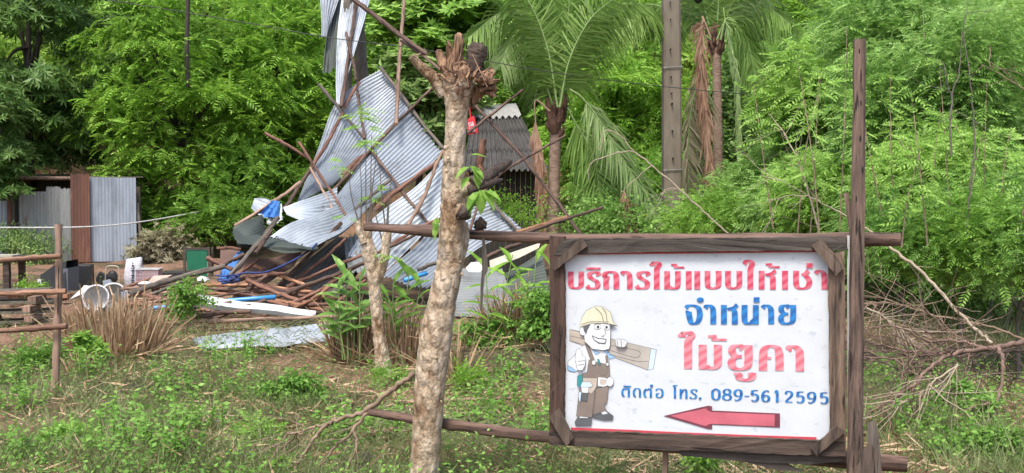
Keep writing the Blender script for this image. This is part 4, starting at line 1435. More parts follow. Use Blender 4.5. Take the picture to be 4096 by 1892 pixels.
# sagging dark tarpaulin
mb = MB()
topl = crom([Q((p[0], p[1]), p[2]) for p in ((586, 574, -1.2), (640, 590, -1.2), (700, 602, -1.3), (770, 620, -1.4), (800, 620, -1.3))], 6)
botl = crom([Q((p[0], p[1]), p[2]) for p in ((602, 616, -1.6), (650, 616, -1.7), (690, 632, -1.75), (740, 636, -1.7), (802, 624, -1.5))], 6)
m_ = 8
vs = []
for j in range(m_ + 1):
    for i, (a, b) in enumerate(zip(topl, botl)):
        f = j / m_
        vs.append(a.lerp(b, f) + Vector((0, -.12 * math.sin(math.pi * f) + .03 * math.sin(f * 19 + i * .25), -.06 * math.sin(math.pi * f) * math.sin(i * .3))))
n_ = len(topl)
mb.add(vs, [(j * n_ + i, j * n_ + i + 1, (j + 1) * n_ + i + 1, (j + 1) * n_ + i) for j in range(m_) for i in range(n_ - 1)], 0, True)
tag(mb.build('tarpaulin', M['tarp']), 'dark green tarpaulin sagging in folds below the wrinkled tin lip', 'tarpaulin')

# poles of the roof: (label, zoom, points, px width, material, depth offset)
vv = lambda *p: p
PG = 'poles of the collapsed roof'
plist = [
    ('upper purlin sloping down right from a free end left of the roof peak', [zA(745, 75), zA(1110, 512)], 9, 'pole_grey', -.12),
    ('lower purlin sloping down right across the middle tin sheets', [zB(62, 588), zB(290, 890), zB(530, 1190)], 9, 'pole_brown', -.14),
    ('grey barked pole along the right edge of the roof from its peak', [zH(718, 715), zH(1050, 1150), zB(400, 290), zB(640, 582)], 10, 'pole_grey', -.06),
    ('upright pole standing from the tin up to the top edge of the picture', [zB(266, 392), zB(285, 0), zH(935, 440), zH(975, -60)], 11, 'pole_pale', -.5),
    ('long dark diagonal pole rising right to the splintered stump', [zA(590, 1172), zA(850, 922), zB(75, 582), zB(380, 268), zB(580, 80)], 9, 'pole_brown', -.16),
    ('short thick reddish beam pressed against the long diagonal pole', [zA(940, 795), zA(1040, 690), zA(1160, 602)], 14, 'pole_red', -.1),
    ('dark red rafter along the left edge of the big tin sheet', [zA(690, 728), zA(820, 520), zA(935, 300)], 11, 'pole_red', -.2),
    ('split pair of reddish laths at the top of the left rafter', [zA(940, 265), zA(1000, 160), zA(1068, 60)], 9, 'pole_red', -.2),
    ('thin dark pole against the standing tin sheet', [zH(460, -20), zH(430, 260), zH(380, 600), zH(300, 1130)], 10, 'pole_brown', -.35),
    ('bent dark stick hooked beside the standing tin sheet', [zH(355, 345), zH(400, 560), zH(440, 700), zH(462, 850)], 8, 'pole_brown', -.4),
    ('short pole leaning on the upper left tin sheet below the split laths', [zA(1048, 110), zA(1078, 320), zA(1108, 505)], 8, 'pole_brown', -.2),
    ('pole with a torn red end sticking out into the air at the left', [zA(320, 462), zA(480, 550), zA(650, 655)], 9, 'pole_red', -.3),
    ('brown pole crossing down right from the left rafter to the small tree', [zA(588, 535), zA(860, 960), zA(1010, 1190)], 8, 'pole_red', -.5),
    ('pinkish pole beside the one crossing down from the left rafter', [zA(675, 735), zA(800, 960), zA(920, 1195)], 8, 'pole_pale', -.55),
    ('tan pole with a blue rag tied to it, lying out to the left', [zC(175, 205), zC(490, 12), zA(600, 850)], 10, 'pole_pale', -1.0),
    ('dark rafter leaning from the tan pole up to the left rafter', [zA(470, 1070), zA(580, 900), zA(690, 735)], 11, 'pole_brown', -.5),
    ('dark mossy pole along the seam of the lower tin sheets', [zA(950, 1155), zB(0, 1012), zB(215, 832)], 10, 'pole_grey', -.2),
    ('thick reddish rafter between the middle and lower tin sheets', [zB(88, 1075), zB(300, 900), zB(600, 682)], 12, 'pole_red', -.2),
    ('pale slanting pole leaning toward the cut trunk', [zB(360, 1195), zB(480, 980), zB(590, 700), zB(640, 600)], 10, 'pole_pale', -.4),
    ('thin pole leaning down right behind the cut trunk past the grey roof', [zB(890, 243), z3(60, 800), z3(350, 1185)], 10, 'pole_brown', -.4),
    ('dark stick crossing in front of the grey tiled roof', [zB(832, 462), zB(1000, 330), zB(1270, 120)], 8, 'pole_brown', -.6),
    ('reddish thin pole rising right across the left coconut trunk', [zD(830, 290), zB(1040, 832), z3(270, 682)], 8, 'pole_brown', -.9),
    ('light red split pole on the heap right of the cut trunk', [zD(1220, 262), z3(130, 1140), z3(275, 1092)], 12, 'orange_wood', -.9),
    ('brown pole with a free end jutting right above the sign', [z3(40, 1178), z3(250, 1110), z3(460, 1042)], 9, 'pole_brown', -1.1),
    ('grey pole along the far right edge of the tin below the palm', [zD(1010, -5), zD(1120, 130), zD(1235, 250)], 11, 'pole_grey', -.2),
    ('thick pole slanting from the small tree down to the blue pipe', [zC(1020, 182), zC(840, 370), zC(500, 702)], 12, 'pole_brown', -1.0),
    ('thinner pole parallel to the thick slanting one under the roof', [zC(1055, 310), zC(840, 500), zC(640, 645)], 9, 'pole_red', -.9),
    ('grey pole passing behind the tarpaulin down to the blue cloth', [zC(522, 140), zC(330, 380), zC(125, 615)], 13, 'pole_grey', -1.9),
    ('short sawn pole end poking out under the tarpaulin', [zC(470, 240), zC(400, 340), zC(340, 425)], 11, 'pole_brown', -1.9),
    ('long log with a split orange end across the left of the heap', [zF(50, 595), zF(480, 445), zF(1060, 300)], 17, 'pole_grey', -1.6),
    ('second log continuing the long left log toward the tarpaulin', [zF(1000, 320), zF(1130, 240), zF(1260, 180)], 12, 'pole_brown', -1.5),
    ('pole lying over the heap from blue pipe to small tree', [zC(1215, 495), zC(900, 620), zC(500, 772)], 11, 'pole_brown', -1.6),
    ('light orange pole in front of the heap above the leafy clump', [zC(950, 672), zC(800, 780), zC(645, 856)], 10, 'orange_wood', -1.8),
    ('squared brown plank slanting down right in the heap', [zC(270, 632), zC(560, 755), zC(960, 875)], 12, 'pole_red', -1.6),
    ('long pale round pole lying in front of the white gutter', [zC(-40, 965), zC(500, 945), zC(1000, 918)], 11, 'pole_pale', -2.2),
    ('orange round pole lying under the squared plank', [zC(500, 792), zC(690, 830), zC(880, 872)], 10, 'orange_wood', -1.7),
    ('brown beam rising right under the shaded tin', [zC(590, 690), zC(800, 600), zC(1200, 430)], 10, 'pole_red', -1.1),
    ('thin reddish pair of canes lying in the grass', [zF(190, 1015), zF(700, 990), zF(1330, 958)], 7, 'pole_red', -2.5),
    ('reddish log behind the tall grass stubble', [zF(200, 650), zF(300, 660), zF(420, 672)], 13, 'pole_red', -1.8),
    ('grey log under the white gutter', [zF(750, 845), zF(980, 800), zF(1330, 780)], 13, 'pole_brown', -2.2),
    ('thin grey pole lying below the long left log', [zF(290, 600), zF(480, 520), zF(640, 452)], 9, 'pole_grey', -1.7),
    ('pale sticks end lying left in front of the pink basket', [zF(-40, 545), zF(160, 530), zF(320, 505)], 10, 'pole_pale', -1.4),
    ('brown pole lying low behind the white gutter', [zC(150, 730), zC(500, 720), zC(760, 690)], 11, 'pole_red', -1.4),
    ('reddish pole lying deep in the heap below the shaded tin', [zC(500, 720), zC(700, 760), zC(1020, 780)], 10, 'pole_red', -1.3),
    ('dark pole lying at the foot of the heap behind the leafy clump', [zC(620, 880), zC(830, 890), zC(1020, 850)], 9, 'pole_brown', -1.7),
    ('reddish pole behind the top sign pole left of the cut trunk', [zD(230, 350), zD(420, 240), zD(600, 150)], 9, 'pole_red', -.4),
    ('second reddish pole just below the first, left of the cut trunk', [zD(120, 420), zD(330, 320), zD(600, 170)], 9, 'pole_brown', -.5),
    ('brown log end under the cream plank at the right', [zD(900, 500), zD(1100, 400), zD(1260, 345)], 12, 'pole_brown', -1.0),
    ('weathered pole low behind the cut trunk above the level tin', [zD(440, 555), zD(560, 510), zD(700, 480)], 11, 'pole_grey', -1.0),
    ('thin stick leaning out of the heap above the blue cloth', [zF(400, 630), zF(250, 730), zF(150, 800)], 5, 'pole_pale', -2.4),
    ('short sharp brown board end rising from the heap at the left', [zF(870, 215), zF(1000, 275), zF(1130, 340)], 12, 'pole_red', -1.2),
    ('reddish stub pole crossing high behind the blue cloth', [zF(975, 118), zF(1100, 110), zF(1230, 125)], 9, 'pole_red', -.9),
]
for i, (lb, pts, wpx, mt, off) in enumerate(plist):
    w3 = [Q(p, off) for p in pts]
    dd = D(0, sum(p[1] for p in pts) / len(pts), off)
    r = wpx * .47 * dd / PX
    pole('wooden_pole', lb, 'pole', w3, r, r * .88, M[mt], PG, wob=.28, seed=i + 100, end='cut_end' if mt in ('pole_red', 'orange_wood', 'pole_pale') else 'pole_grey')
for i in range(22):
    u, v = 345 + (i * 83) % 270, 712 + (i * 29) % 78
    a = R(rnd.choice((-14, -8, -22, 6, 3, -30, 14)) + rnd.uniform(-5, 5))
    l = rnd.uniform(30, 95)
    o_ = -1.35 - (v - 700) / 90 * .75 + rnd.uniform(-.1, .15)
    q_ = [Q((u - l * math.cos(a), v - l * math.sin(a) * .7), o_ + .2), Q((u + l * math.cos(a), v + l * math.sin(a) * .7), o_ - .1)]
    for p in q_: p.z = max(p.z, .04)
    r_ = rnd.uniform(.013, .027)
    pole('scrap_stick', 'broken stick scattered among others left of the heap before the basket', 'stick', q_, r_, r_ * .8, M[('pole_red', 'pole_brown', 'pole_pale', 'pole_grey', 'orange_wood')[i % 5]], 'broken sticks scattered left of the heap', .35, 'pole_grey', seed=i + 1300)
for lb, pts, wpx, mt, dd in (
        ('long dark pole slanting down from the top edge toward the splintered stump', [z2(480, -10), z2(640, 110), z2(740, 190), z2(860, 272)], 13, 'pole_brown', 17.6),
        ('thinner stick under the long dark pole reaching toward the stump', [z2(730, 205), z2(840, 280), z2(940, 362)], 8, 'pole_brown', 17.2)):
    r = wpx * .47 * dd / PX
    w3 = [P(*p, dd - .9 * i / (len(pts) - 1)) for i, p in enumerate(pts)]
    pole('wooden_pole', lb, 'pole', w3, r, r * .9, M[mt], PG, wob=.2)


# flat and round debris
for i in range(16):
    u, v = 600 + (i * 67) % 300, 690 + (i * 37) % 92
    a = R(rnd.choice((-35, -25, -18, 12, 20, -8, -40)) + rnd.uniform(-6, 6))
    l = rnd.uniform(45, 105)
    o_ = -1.15 - (v - 690) / 92 * .75 + rnd.uniform(-.1, .15)
    q_ = [Q((u - l * math.cos(a), v - l * math.sin(a) * .8), o_ + .25), Q((u + l * math.cos(a), v + l * math.sin(a) * .8), o_ - .1)]
    for p in q_: p.z = max(p.z, .05)
    pole('broken_pole', 'broken brown pole buried among others in the lower part of the heap', 'pole', q_, .026, .022, M[('pole_red', 'pole_brown', 'pole_red', 'orange_wood')[i % 4]], 'broken poles in the lower heap', .3, 'pole_grey', seed=i + 900)
def plate(name, label, cat, px, off, mat, th=.03):
    q = [Q(p, off if len(p) < 3 else p[2]) for p in px]
    mb = MB()
    mb.prism(q, [p + Vector((0, th, -.01)) for p in q])
    return tag(mb.build(name, M[mat]), label, cat)


plate('plank', 'cream painted plank lying over the dark tin at the right', 'plank', [zD(1008, 480), zD(1200, 410), zD(1412, 338), zD(1400, 380), zD(1240, 460), zD(1012, 545)], -1.35, 'cream', .05)
plate('board', 'dark brown board leaning in the heap under the tarpaulin', 'board', [zC(240, 470), zC(480, 460), zC(720, 390), zC(640, 520), zC(380, 690), zC(235, 600)], -.7, 'brown_board')
plate('board', 'brown rusty board standing behind the blue cloth', 'board', [zF(1010, 130), zF(1215, 125), zF(1180, 260), zF(1000, 400)], -.3, 'brown_board')
plate('board', 'tilted brown board low in the heap behind the blue pipe', 'board', [zC(170, 720), zC(320, 730), zC(345, 765), zC(160, 775)], -1.5, 'brown_board')


def drape(name, label, cat, top, bot, off, mat, seed=0, fold=.05, nj=10):
    rs = random.Random(seed)
    T_ = crom([Q(p, off) for p in top], 5)
    B_ = crom([Q(p, off) for p in bot], 5)
    n = len(T_)
    ph = rs.uniform(0, 6)
    vs = []
    for j in range(nj + 1):
        for i in range(n):
            f = j / nj
            p = T_[i].lerp(B_[i], f)
            vs.append(p + Vector((rs.uniform(-1, 1) * .008, -fold * math.sin(i * 1.5 + ph + f * 2) * (.3 + f) + rs.uniform(-1, 1) * .012, rs.uniform(-1, 1) * .012)))
    mb = MB()
    mb.add(vs, [(j * n + i, j * n + i + 1, (j + 1) * n + i + 1, (j + 1) * n + i) for j in range(nj) for i in range(n - 1)], 0, True)
    return tag(mb.build(name, M[mat]), label, cat)


drape('cloth', 'bright blue rag knotted round the tan pole', 'cloth', [zC(480, 0), zC(510, 8), zC(535, 5)], [zC(370, 110), zC(440, 140), zC(520, 130)], -1.05, 'blue_cloth', 1)
drape('cloth', 'pale sheet hanging behind the blue rag at the left of the pile', 'cloth', [zC(440, 100), zC(490, 70), zC(550, 30)], [zC(440, 190), zC(500, 190), zC(555, 160)], -.95, 'white_plastic', 2)
drape('cloth', 'blue cloth strip hanging under the grey pole at the left of the heap', 'cloth', [zC(70, 560), zC(95, 558), zC(115, 572)], [zC(60, 640), zC(95, 655), zC(150, 625)], -2.0, 'blue_cloth', 3, .03)
plate('cloth', 'blue strip standing behind the brown board', 'cloth', [zF(1195, 150), zF(1260, 150), zF(1120, 370), zF(1060, 400), zF(1010, 430), zF(1030, 340)], -.8, 'blue_cloth', .04)
plate('rag', 'pink brown rag draped on the sticks in front of the pink basket', 'rag', [zF(240, 470), zF(300, 405), zF(500, 395), zF(410, 440), zF(330, 480)], -1.6, 'rag', .05)
plate('paper', 'white sheet of paper on the sticks before the pink basket', 'paper', [zF(130, 488), zF(190, 460), zF(310, 470), zF(300, 498)], -1.5, 'white_plastic', .02)
plate('rag', 'white crumpled rag behind the long log', 'rag', [zF(760, 430), zF(800, 408), zF(850, 420), zF(870, 450), zF(830, 480), zF(770, 468)], -1.3, 'white_plastic', .12)
plate('plastic_scrap', 'small orange red scrap in the weeds before the heap', 'scrap', [zF(490, 590), zF(530, 550), zF(556, 560), zF(556, 590)], -2.1, 'red_sign', .05)
plate('rag', 'white and red crumpled plastic behind the cut trunk', 'rag', [zD(820, 540), zD(860, 495), zD(930, 490), zD(960, 540), zD(930, 580), zD(850, 585)], -1.25, 'bag', .15)
for lb, pts, wpx, off in (('blue plastic pipe lying in front of the heap, long piece', [zC(120, 800), zC(500, 770)], 11, -2.0), ('blue plastic pipe lying at the left, flattened piece', [zF(250, 750), zF(540, 728)], 10, -2.0), ('short blue pipe with an open end behind the small tree', [zD(330, 640), zD(512, 578)], 12, -.9)):
    mb = MB()
    q = [Q(p, off) for p in pts]
    r = wpx * .5 * 14.5 / PX
    mb.tube([q[0], q[0].lerp(q[1], .5), q[1], q[1], q[0].lerp(q[1], .9)], [r, r, r, r * .85, r * .8], 12, 0, False)
    tag(mb.build('plastic_pipe', M['blue_pipe']), lb, 'pipe')
# white roof gutter: an open channel
mb = MB()
ga, gb = Q(zF(640, 655), -2.1), Q(zC(810, 905), -2.2)
vs = []
for k in range(8):
    p = ga.lerp(gb, k / 7) + Vector((0, 0, .01 * math.sin(k * 1.7)))
    wd = .30 * (1 - .45 * k / 7)
    for dy, dz in ((-.02, -.085), (-.05, -.02), (-.02, .0), (wd * .45, .01), (wd * .5, .05)):
        vs.append(p + Vector((0, dy, dz * (1 - .3 * k / 7))))
mb.add(vs, [(k * 5 + i, k * 5 + i + 1, (k + 1) * 5 + i + 1, (k + 1) * 5 + i) for k in range(7) for i in range(4)])
tag(mb.build('gutter', M['white_plastic']), 'white metal roof gutter lying in front of the heap', 'gutter')
cable('blue rope sagging between the poles of the heap', [Q(zC(100, 640), -2.0), Q(zC(240, 580), -2.0), Q(zC(420, 572), -1.9), Q(zC(620, 490), -1.7), Q(zC(760, 405), -1.5), Q(zC(830, 345), -1.5)], .014, 'blue_rope', 'rope', 'rope')
mb = MB()
for i in range(3):
    c = Q(zF(1060, 450), -2.1)
    mb.tube(crom([c + Vector((rnd.uniform(-.15, .2), rnd.uniform(-.05, .05), rnd.uniform(-.06, .06))) for _ in range(5)], 5), .011, 6)
tag(mb.build('rope', M['blue_rope']), 'tangle of dark blue rope at the end of the grey pole', 'rope')

# television with its back to the left
d = 17.0
b = G(150, 734)
tv = thing('television', 'old dark box television lying in the yard behind the fence post', 'television', b)
mb = MB()
f0 = [(.30, -.15, .0), (.42, -.15, .0), (.42, -.15, .50), (.30, -.15, .50)]
mb.box(b + Vector((.22, .1, .26)), (.10, .62, .54))
mb.build('front_frame', M['tv_grey'], tv)
tv.scale = (.72, .72, .72)
mb = MB()
ring = [(.17, .30, .50), (-.05, .28, .47), (-.18, .24, .36), (-.26, .18, .24)]
vs, fs = [], []
for x, hy, h in [(.168, .29, .50), (.0, .27, .46), (-.12, .2, .38), (-.24, .16, .30), (-.29, .15, .28)]:
    for yy, zz in ((.1 - hy, .03), (.1 + hy, .03), (.1 + hy * .8, h), (.1 - hy * .8, h)):
        vs.append(b + Vector((x, yy, zz)))
for i in range(4):
    for k in range(4): fs.append((i * 4 + k, i * 4 + (k + 1) % 4, i * 4 + 4 + (k + 1) % 4, i * 4 + 4 + k))
fs.append((16, 17, 18, 19))
mb.add(vs, fs)
mb.build('casing', M['black_plastic'], tv)
mb = MB()
mb.box(b + Vector((-.30, -.02, .16)), (.06, .05, .09))
mb.build('sticker', M['white_plastic'], tv)


def boxthing(name, label, cat, u, v, size, mat, rz=0, tilt=0, extra=None):
    p = G(u, v)
    mb = MB()
    Mx = Matrix.Rotation(rz, 3, 'Z') @ Matrix.Rotation(tilt, 3, 'Y')
    mb.box(Vector((0, 0, size[2] / 2)), size, None)
    if extra: extra(mb, size)
    o = mb.build(name, M[mat] if isinstance(mat, str) else [M[k] for k in mat])
    o.data.transform(Mx.to_4x4())
    o.location = p
    bv = o.modifiers.new('bevel', 'BEVEL')
    bv.width = .012
    bv.segments = 2
    return tag(o, label, cat)


boxthing('speaker_box', 'black box behind the old television', 'box', 205, 722, (.36, .3, .42), 'black_plastic', .2)
boxthing('speaker_box', 'small black box tilted on the sticks right of the television', 'box', 258, 712, (.30, .2, .18), 'black_plastic', .3, .5)
boxthing('black_bin', 'low black tray behind the long log before the green screen', 'tray', 440, 695, (.42, .3, .12), 'black_plastic', .1)


def coil(mb, size):
    mb.lathe(Vector((0, -.16, .24)), [(.06, 0), (.15, 0), (.17, .03), (.13, .05)], 16, 0, Matrix.Rotation(R(90), 3, 'X'))


# wire framed fan / stove
p = G(282, 716)
fan = thing('wire_stand', 'small dark fan in a cream tube frame beside the white sack', 'fan', p)
mb = MB()
mb.tube(crom([p + Vector(q) for q in ((-.21, 0, 0), (-.2, 0, .3), (-.17, 0, .5), (0, 0, .54), (.2, 0, .5), (.23, 0, .3), (.22, 0, 0))], 5), .018, 7)
mb.build('frame', M['cream'], fan)
mb = MB()
mb.lathe(p + Vector((0, .04, .26)), [(0, -.05), (.15, -.05), (.17, 0), (.15, .06), (.05, .1), (0, .1)], 18, 0, Matrix.Rotation(R(90), 3, 'X'))
mb.build('motor', M['black_plastic'], fan)
mb = MB()
for k in range(9):
    a = k * math.pi / 9
    x, z = math.cos(a) * .19, math.sin(a) * .19
    mb.tube([p + Vector((-x, -.03, .28 - z)), p + Vector((0, -.06, .28)), p + Vector((x, -.03, .28 + z))], .006, 5)
mb.build('grille', M['wire'], fan)

fan.scale = (.55, .55, .68)
# white sack
p = G(336, 712)
sack = thing('sack', 'upright white sack with black vertical print behind the pink basket', 'sack', p)
vs, fs = [], []
prof = [(.16, .10, 0), (.21, .14, .08), (.22, .13, .3), (.20, .10, .55), (.19, .07, .68), (.17, .03, .72)]
for i, (a, c, z) in enumerate(prof):
    for k in range(16):
        an = 2 * math.pi * k / 16
        vs.append(p + Vector((a * math.copysign(abs(math.cos(an)) ** .6, math.cos(an)) + .03 * z + rnd.uniform(-.012, .012), c * math.copysign(abs(math.sin(an)) ** .7, math.sin(an)), z + (.03 * math.cos(an) if i > 3 else 0))))
for i in range(len(prof) - 1):
    for k in range(16): fs.append((i * 16 + k, i * 16 + (k + 1) % 16, i * 16 + 16 + (k + 1) % 16, i * 16 + 16 + k))
mb = MB()
mb.add(vs, fs, 0, True)
mb.add(vs[-16:], [tuple(range(16))])
mb.build('body', M['bag'], sack)
mb = MB()
for i, (w_, h_) in enumerate(((.02, .06), (.05, .05), (.07, .03), (.06, .06), (.04, .03), (.07, .05), (.05, .04), (.07, .03), (.06, .05))):
    z = .60 - i * .06
    mb.box(p + Vector((.02 + .03 * z + .004 * (i % 3), -.14 - .004, z)), (w_, .012, h_ * .8))
mb.build('print', M['ink'], sack)
sack.scale = (.72, .72, .70)
# pink basket
p = G(376, 722)
bk = thing('laundry_basket', 'pale pink slotted plastic basket standing beside the white sack', 'basket', p)
mb = MB()
for sx_ in (0,):
    for yy in (-.17, .17):
        for zz, hh in ((.03, .06), (.345, .03)):
            mb.box(p + Vector((0, yy, zz)), (.56, .014, hh))
        for k in range(15):
            mb.box(p + Vector((-.27 + k * .0386, yy, .2)), (.017, .012, .28))
        for zz in (.12, .19, .26):
            mb.box(p + Vector((0, yy + .009, zz)), (.55, .008, .022))
    for xx in (-.27, .27):
        mb.box(p + Vector((xx, 0, .18)), (.014, .326, .35))
    mb.box(p + Vector((0, 0, .008)), (.54, .32, .012))
mb.build('body', M['pink'], bk)
mb = MB()
for yy in (-.18, .18): mb.box(p + Vector((0, yy, .37)), (.62, .04, .022))
for xx in (-.29, .29): mb.box(p + Vector((xx, 0, .37)), (.04, .32, .022))
mb.build('rim', M['white_plastic'], bk)
bk.scale = (.66, .66, .80)
# green mesh screen in a dark frame
p = G(496, 700)
gs = thing('framed_screen', 'green plastic screen in a dark wooden frame standing on the yard', 'screen', p)
mb = MB()
mb.box(p + Vector((.0, .0, .44)), (.50, .02, .46))
mb.box(p + Vector((.0, .0, .12)), (.50, .018, .1))
mb.build('panel', M['green_sheet'], gs)
mb = MB()
for xx in (-.29, .29): mb.beam(p + Vector((xx * 1.1, .02, 0)), p + Vector((xx, .0, .74)), .06, .05, Vector((0, 1, 0)))
for zz in (.19, .70): mb.beam(p + Vector((-.26, 0, zz)), p + Vector((.26, 0, zz)), .045, .05)
mb.build('frame', M['plank_top'], gs)
mb = MB()
for xx in (-.36, .34): mb.beam(p + Vector((xx, .16, 0)), p + Vector((xx, .16, .72)), .05, .05, Vector((0, 1, 0)))
mb.build('leg', M['plank_top'], gs)

gs.scale = (.74, .74, .80)
# two white round tubs on their sides behind the stubble
for nm, lb, (u, v), r, mt, dd in (('plastic_tub', 'white round tub on its side with a pale pink rim behind the grass stubble', zE(1015, 640), .17, 'tub_white', 14.2), ('plastic_tub', 'grey round tub on its side with a white rim behind the grass stubble', zE(1195, 635), .19, 'grey_plastic', 14.4)):
    c = P(u, v, dd)
    root = thing(nm, lb, 'tub', c)
    Mx = Matrix.Rotation(R(74), 3, 'X')
    mb = MB()
    mb.lathe(c, [(r * .96, 0), (r * .9, -.04), (r * .7, -.16), (0, -.17)], 24, 0, Mx)
    mb.build('bowl', M[mt], root)
    mb = MB()
    mb.lathe(c, [(r * .95, -.01), (r * 1.05, 0), (r * 1.04, .02), (r * .93, .015)], 24, 0, Mx)
    mb.build('rim', M['tub_white'] if mt == 'grey_plastic' else M['bag'], root)
plate('tin_scrap', 'curved grey board scrap leaning left of the white tubs', 'scrap', [zE(735, 655), zE(860, 540), zE(890, 505), zE(1010, 515), zE(1090, 540), zE(1000, 560), zE(930, 600), zE(850, 605)], -1.1, 'grey_plastic', .04)
plate('tin_scrap', 'grey pleated scrap standing above the white tubs', 'scrap', [zE(1085, 460), zE(1160, 440), zE(1230, 540), zE(1150, 570), zE(1100, 540)], -.8, 'tv_grey', .05)
plate('shard', 'dark grey shard at the right of the white tubs', 'scrap', [zE(1280, 575), zE(1350, 570), zE(1375, 620), zE(1320, 650), zE(1285, 640)], -1.1, 'tv_grey', .05)
# table at the left edge
p = G(10, 770)
tb = thing('wooden_table', 'rough table with things lying on it at the left edge', 'table', p)
h = .62
mb = MB()
mb.box(p + Vector((-.25, .2, h)), (1.0, .55, .05))
mb.build('tabletop', M['plank_h'], tb)
for x, y in ((.05, 0), (.08, .4), (-.6, 0), (-.6, .4)):
    mb = MB()
    mb.beam(p + Vector((x, y, 0)), p + Vector((x, y, h - .025)), .08, .07, Vector((0, 1, 0)), 0, .1)
    mb.build('leg', M['plank_h'], tb)
mb = MB()
mb.box(p + Vector((-.1, .1, h + .04)), (.5, .3, .03))
tag(mb.build('cardboard', M['cream']), 'pale flat pack lying on the rough table at the left edge', 'cardboard')
# stacked planks behind the fence
for i in range(4):
    z = .06 + i * .115
    mb = MB()
    a, b = G(-60, 826), G(142, 816)
    mb.beam(Vector((a.x - .2, a.y + .02 * i, z)), Vector((b.x - .03 * (i % 2), b.y - .02 * i, z + .02 * (i == 3))), .34, .035, Vector((0, 0, 1)), 0, .06)
    tag(mb.build('plank', M['old_plank']), ('bottom', 'second lowest', 'third', 'top')[i] + ' weathered plank of the stack behind the left fence', 'plank', 'planks stacked behind the fence')
for i, (u, zz) in enumerate(((85, .115), (-20, .115), (80, .23), (95, .345))):
    a = G(u, 824)
    mb = MB()
    mb.box(Vector((a.x, a.y, zz)), (.09, .3, .06))
    tag(mb.build('spacer_block', M['pole_pale']), ('lowest spacer block in the plank stack near the post', 'lowest spacer block in the plank stack near the left edge', 'middle spacer block in the plank stack', 'uppermost spacer block in the plank stack')[i], 'wood block')
for lb, px, mt in (('orange sawn boards piled behind the left plank stack', [zE(330, 650), zE(720, 610), zE(745, 640), zE(640, 690), zE(350, 715)], 'orange_wood'), ('brown bricks like boards piled left of the television', [zE(85, 450), zE(260, 440), zE(275, 490), (zE(200, 560)), zE(90, 560)], 'pole_red')):
    root = thing('board_pile', lb, 'boards', G(*px[0]))
    for k in range(5):
        mb = MB()
        a, b = Vector(px[0] + (0,)), Vector(px[1] + (0,))
        y0 = px[0][1] + (px[-1][1] - px[0][1]) * (k + .5) / 5
        y1 = px[1][1] + (px[2][1] - px[1][1]) * (k + .5) / 5
        dd = 15.2 + .1 * k if 'orange' in lb else 18.5
        mb.beam(P(px[0][0] + rnd.uniform(-4, 4), y0, dd), P(px[1][0] + rnd.uniform(-6, 6), y1, dd), .16, .05, jit=.1)
        mb.build('board', M[mt], root)
# low pot of greenery
c = G(55, 775)
mb = MB()
mb.lathe(c, [(.16, 0), (.2, .16), (.22, .17), (.2, .15), (0, .13)], 16)
pot = thing('plant_pot', 'small pot with a green plant on the yard behind the fence', 'plant pot', c)
mb.build('pot', M['bamboo'], pot)
quadmesh('foliage', crown(np.random.RandomState(3), c + Vector((.14, 0, .25)), (.16, .14, .12), 8, 14, T_SCAT, .5, .12)[0], M['leaf_bright'], pot)

# ------------------------------------------------------------------ the cut tree before the pole
M['bark_pale'] = None
m, t, b, N, L = newmat('bark_pale')
v = mapped(t, (1, 1, .55))
n1 = noise(t, 5.5, 8, .65, v)
n2 = noise(t, 26, 6, .6, v)
vo = N.new('ShaderNodeTexVoronoi')
vo.inputs['Scale'].default_value = 24
dst = N.new('ShaderNodeVectorMath'); dst.operation = 'ADD'
sc_ = N.new('ShaderNodeVectorMath'); sc_.operation = 'SCALE'; sc_.inputs['Scale'].default_value = .05
L.new(n2.outputs['Color'], sc_.inputs[0]); L.new(v, dst.inputs[0]); L.new(sc_.outputs[0], dst.inputs[1]); L.new(dst.outputs[0], vo.inputs['Vector'])
r1 = ramp(t, [(.21, .13, .07), (.37, .27, .175), (.50, .405, .295), (.56, .48, .38)], [.36, .43, .51, .66])
L.new(n1.outputs[0], r1.inputs[0])
r2 = ramp(t, [(1.05, 1.03, 1), (1, 1, 1), (.62, .54, .45)], [.12, .42, .62])
L.new(vo.outputs['Distance'], r2.inputs[0])
mx = N.new('ShaderNodeMix'); mx.data_type = 'RGBA'; mx.blend_type = 'MULTIPLY'; mx.inputs[0].default_value = .55
L.new(r1.outputs[0], mx.inputs[6]); L.new(r2.outputs[0], mx.inputs[7])
L.new(mx.outputs[2], b.inputs['Base Color'])
b.inputs['Roughness'].default_value = .85
ad = N.new('ShaderNodeMath'); ad.operation = 'SUBTRACT'
L.new(n2.outputs[0], ad.inputs[0]); L.new(vo.outputs['Distance'], ad.inputs[1])
bump(t, b, ad.outputs[0], 1.0, .03)
M['bark_pale'] = m
M['torn_wood'] = wood('torn_wood', (.09, .045, .024), (.44, .27, .165), axis=2, scale=6, bmp=1.0)
M['char'] = surf('char', [(.03, .022, .018), (.13, .095, .075)], 14, (1, 1, .4), .95, .8, .03)

d = 5.7
root = thing('cut_tree', 'pale barked tree trunk broken off in splinters with charred stubs', 'tree', G(1066, 1245))


def limb(mb, px, wpx, dd=d, n=18, jit=.05, mi=0, dz=None, sub=6, seed=0, cap=True):
    pts = [P(u, v_, dd + (dz[i] if dz else 0)) for i, (u, v_) in enumerate(px)]
    path = crom(pts, sub)
    rad = []
    for i in range(len(path)):
        f = i / (len(path) - 1) * (len(wpx) - 1)
        k = min(int(f), len(wpx) - 2)
        rad.append((wpx[k] + (wpx[k + 1] - wpx[k]) * (f - k)) * .5 * dd / PX)
    mb.tube(path, rad, n, mi, cap, None, jit, seed)


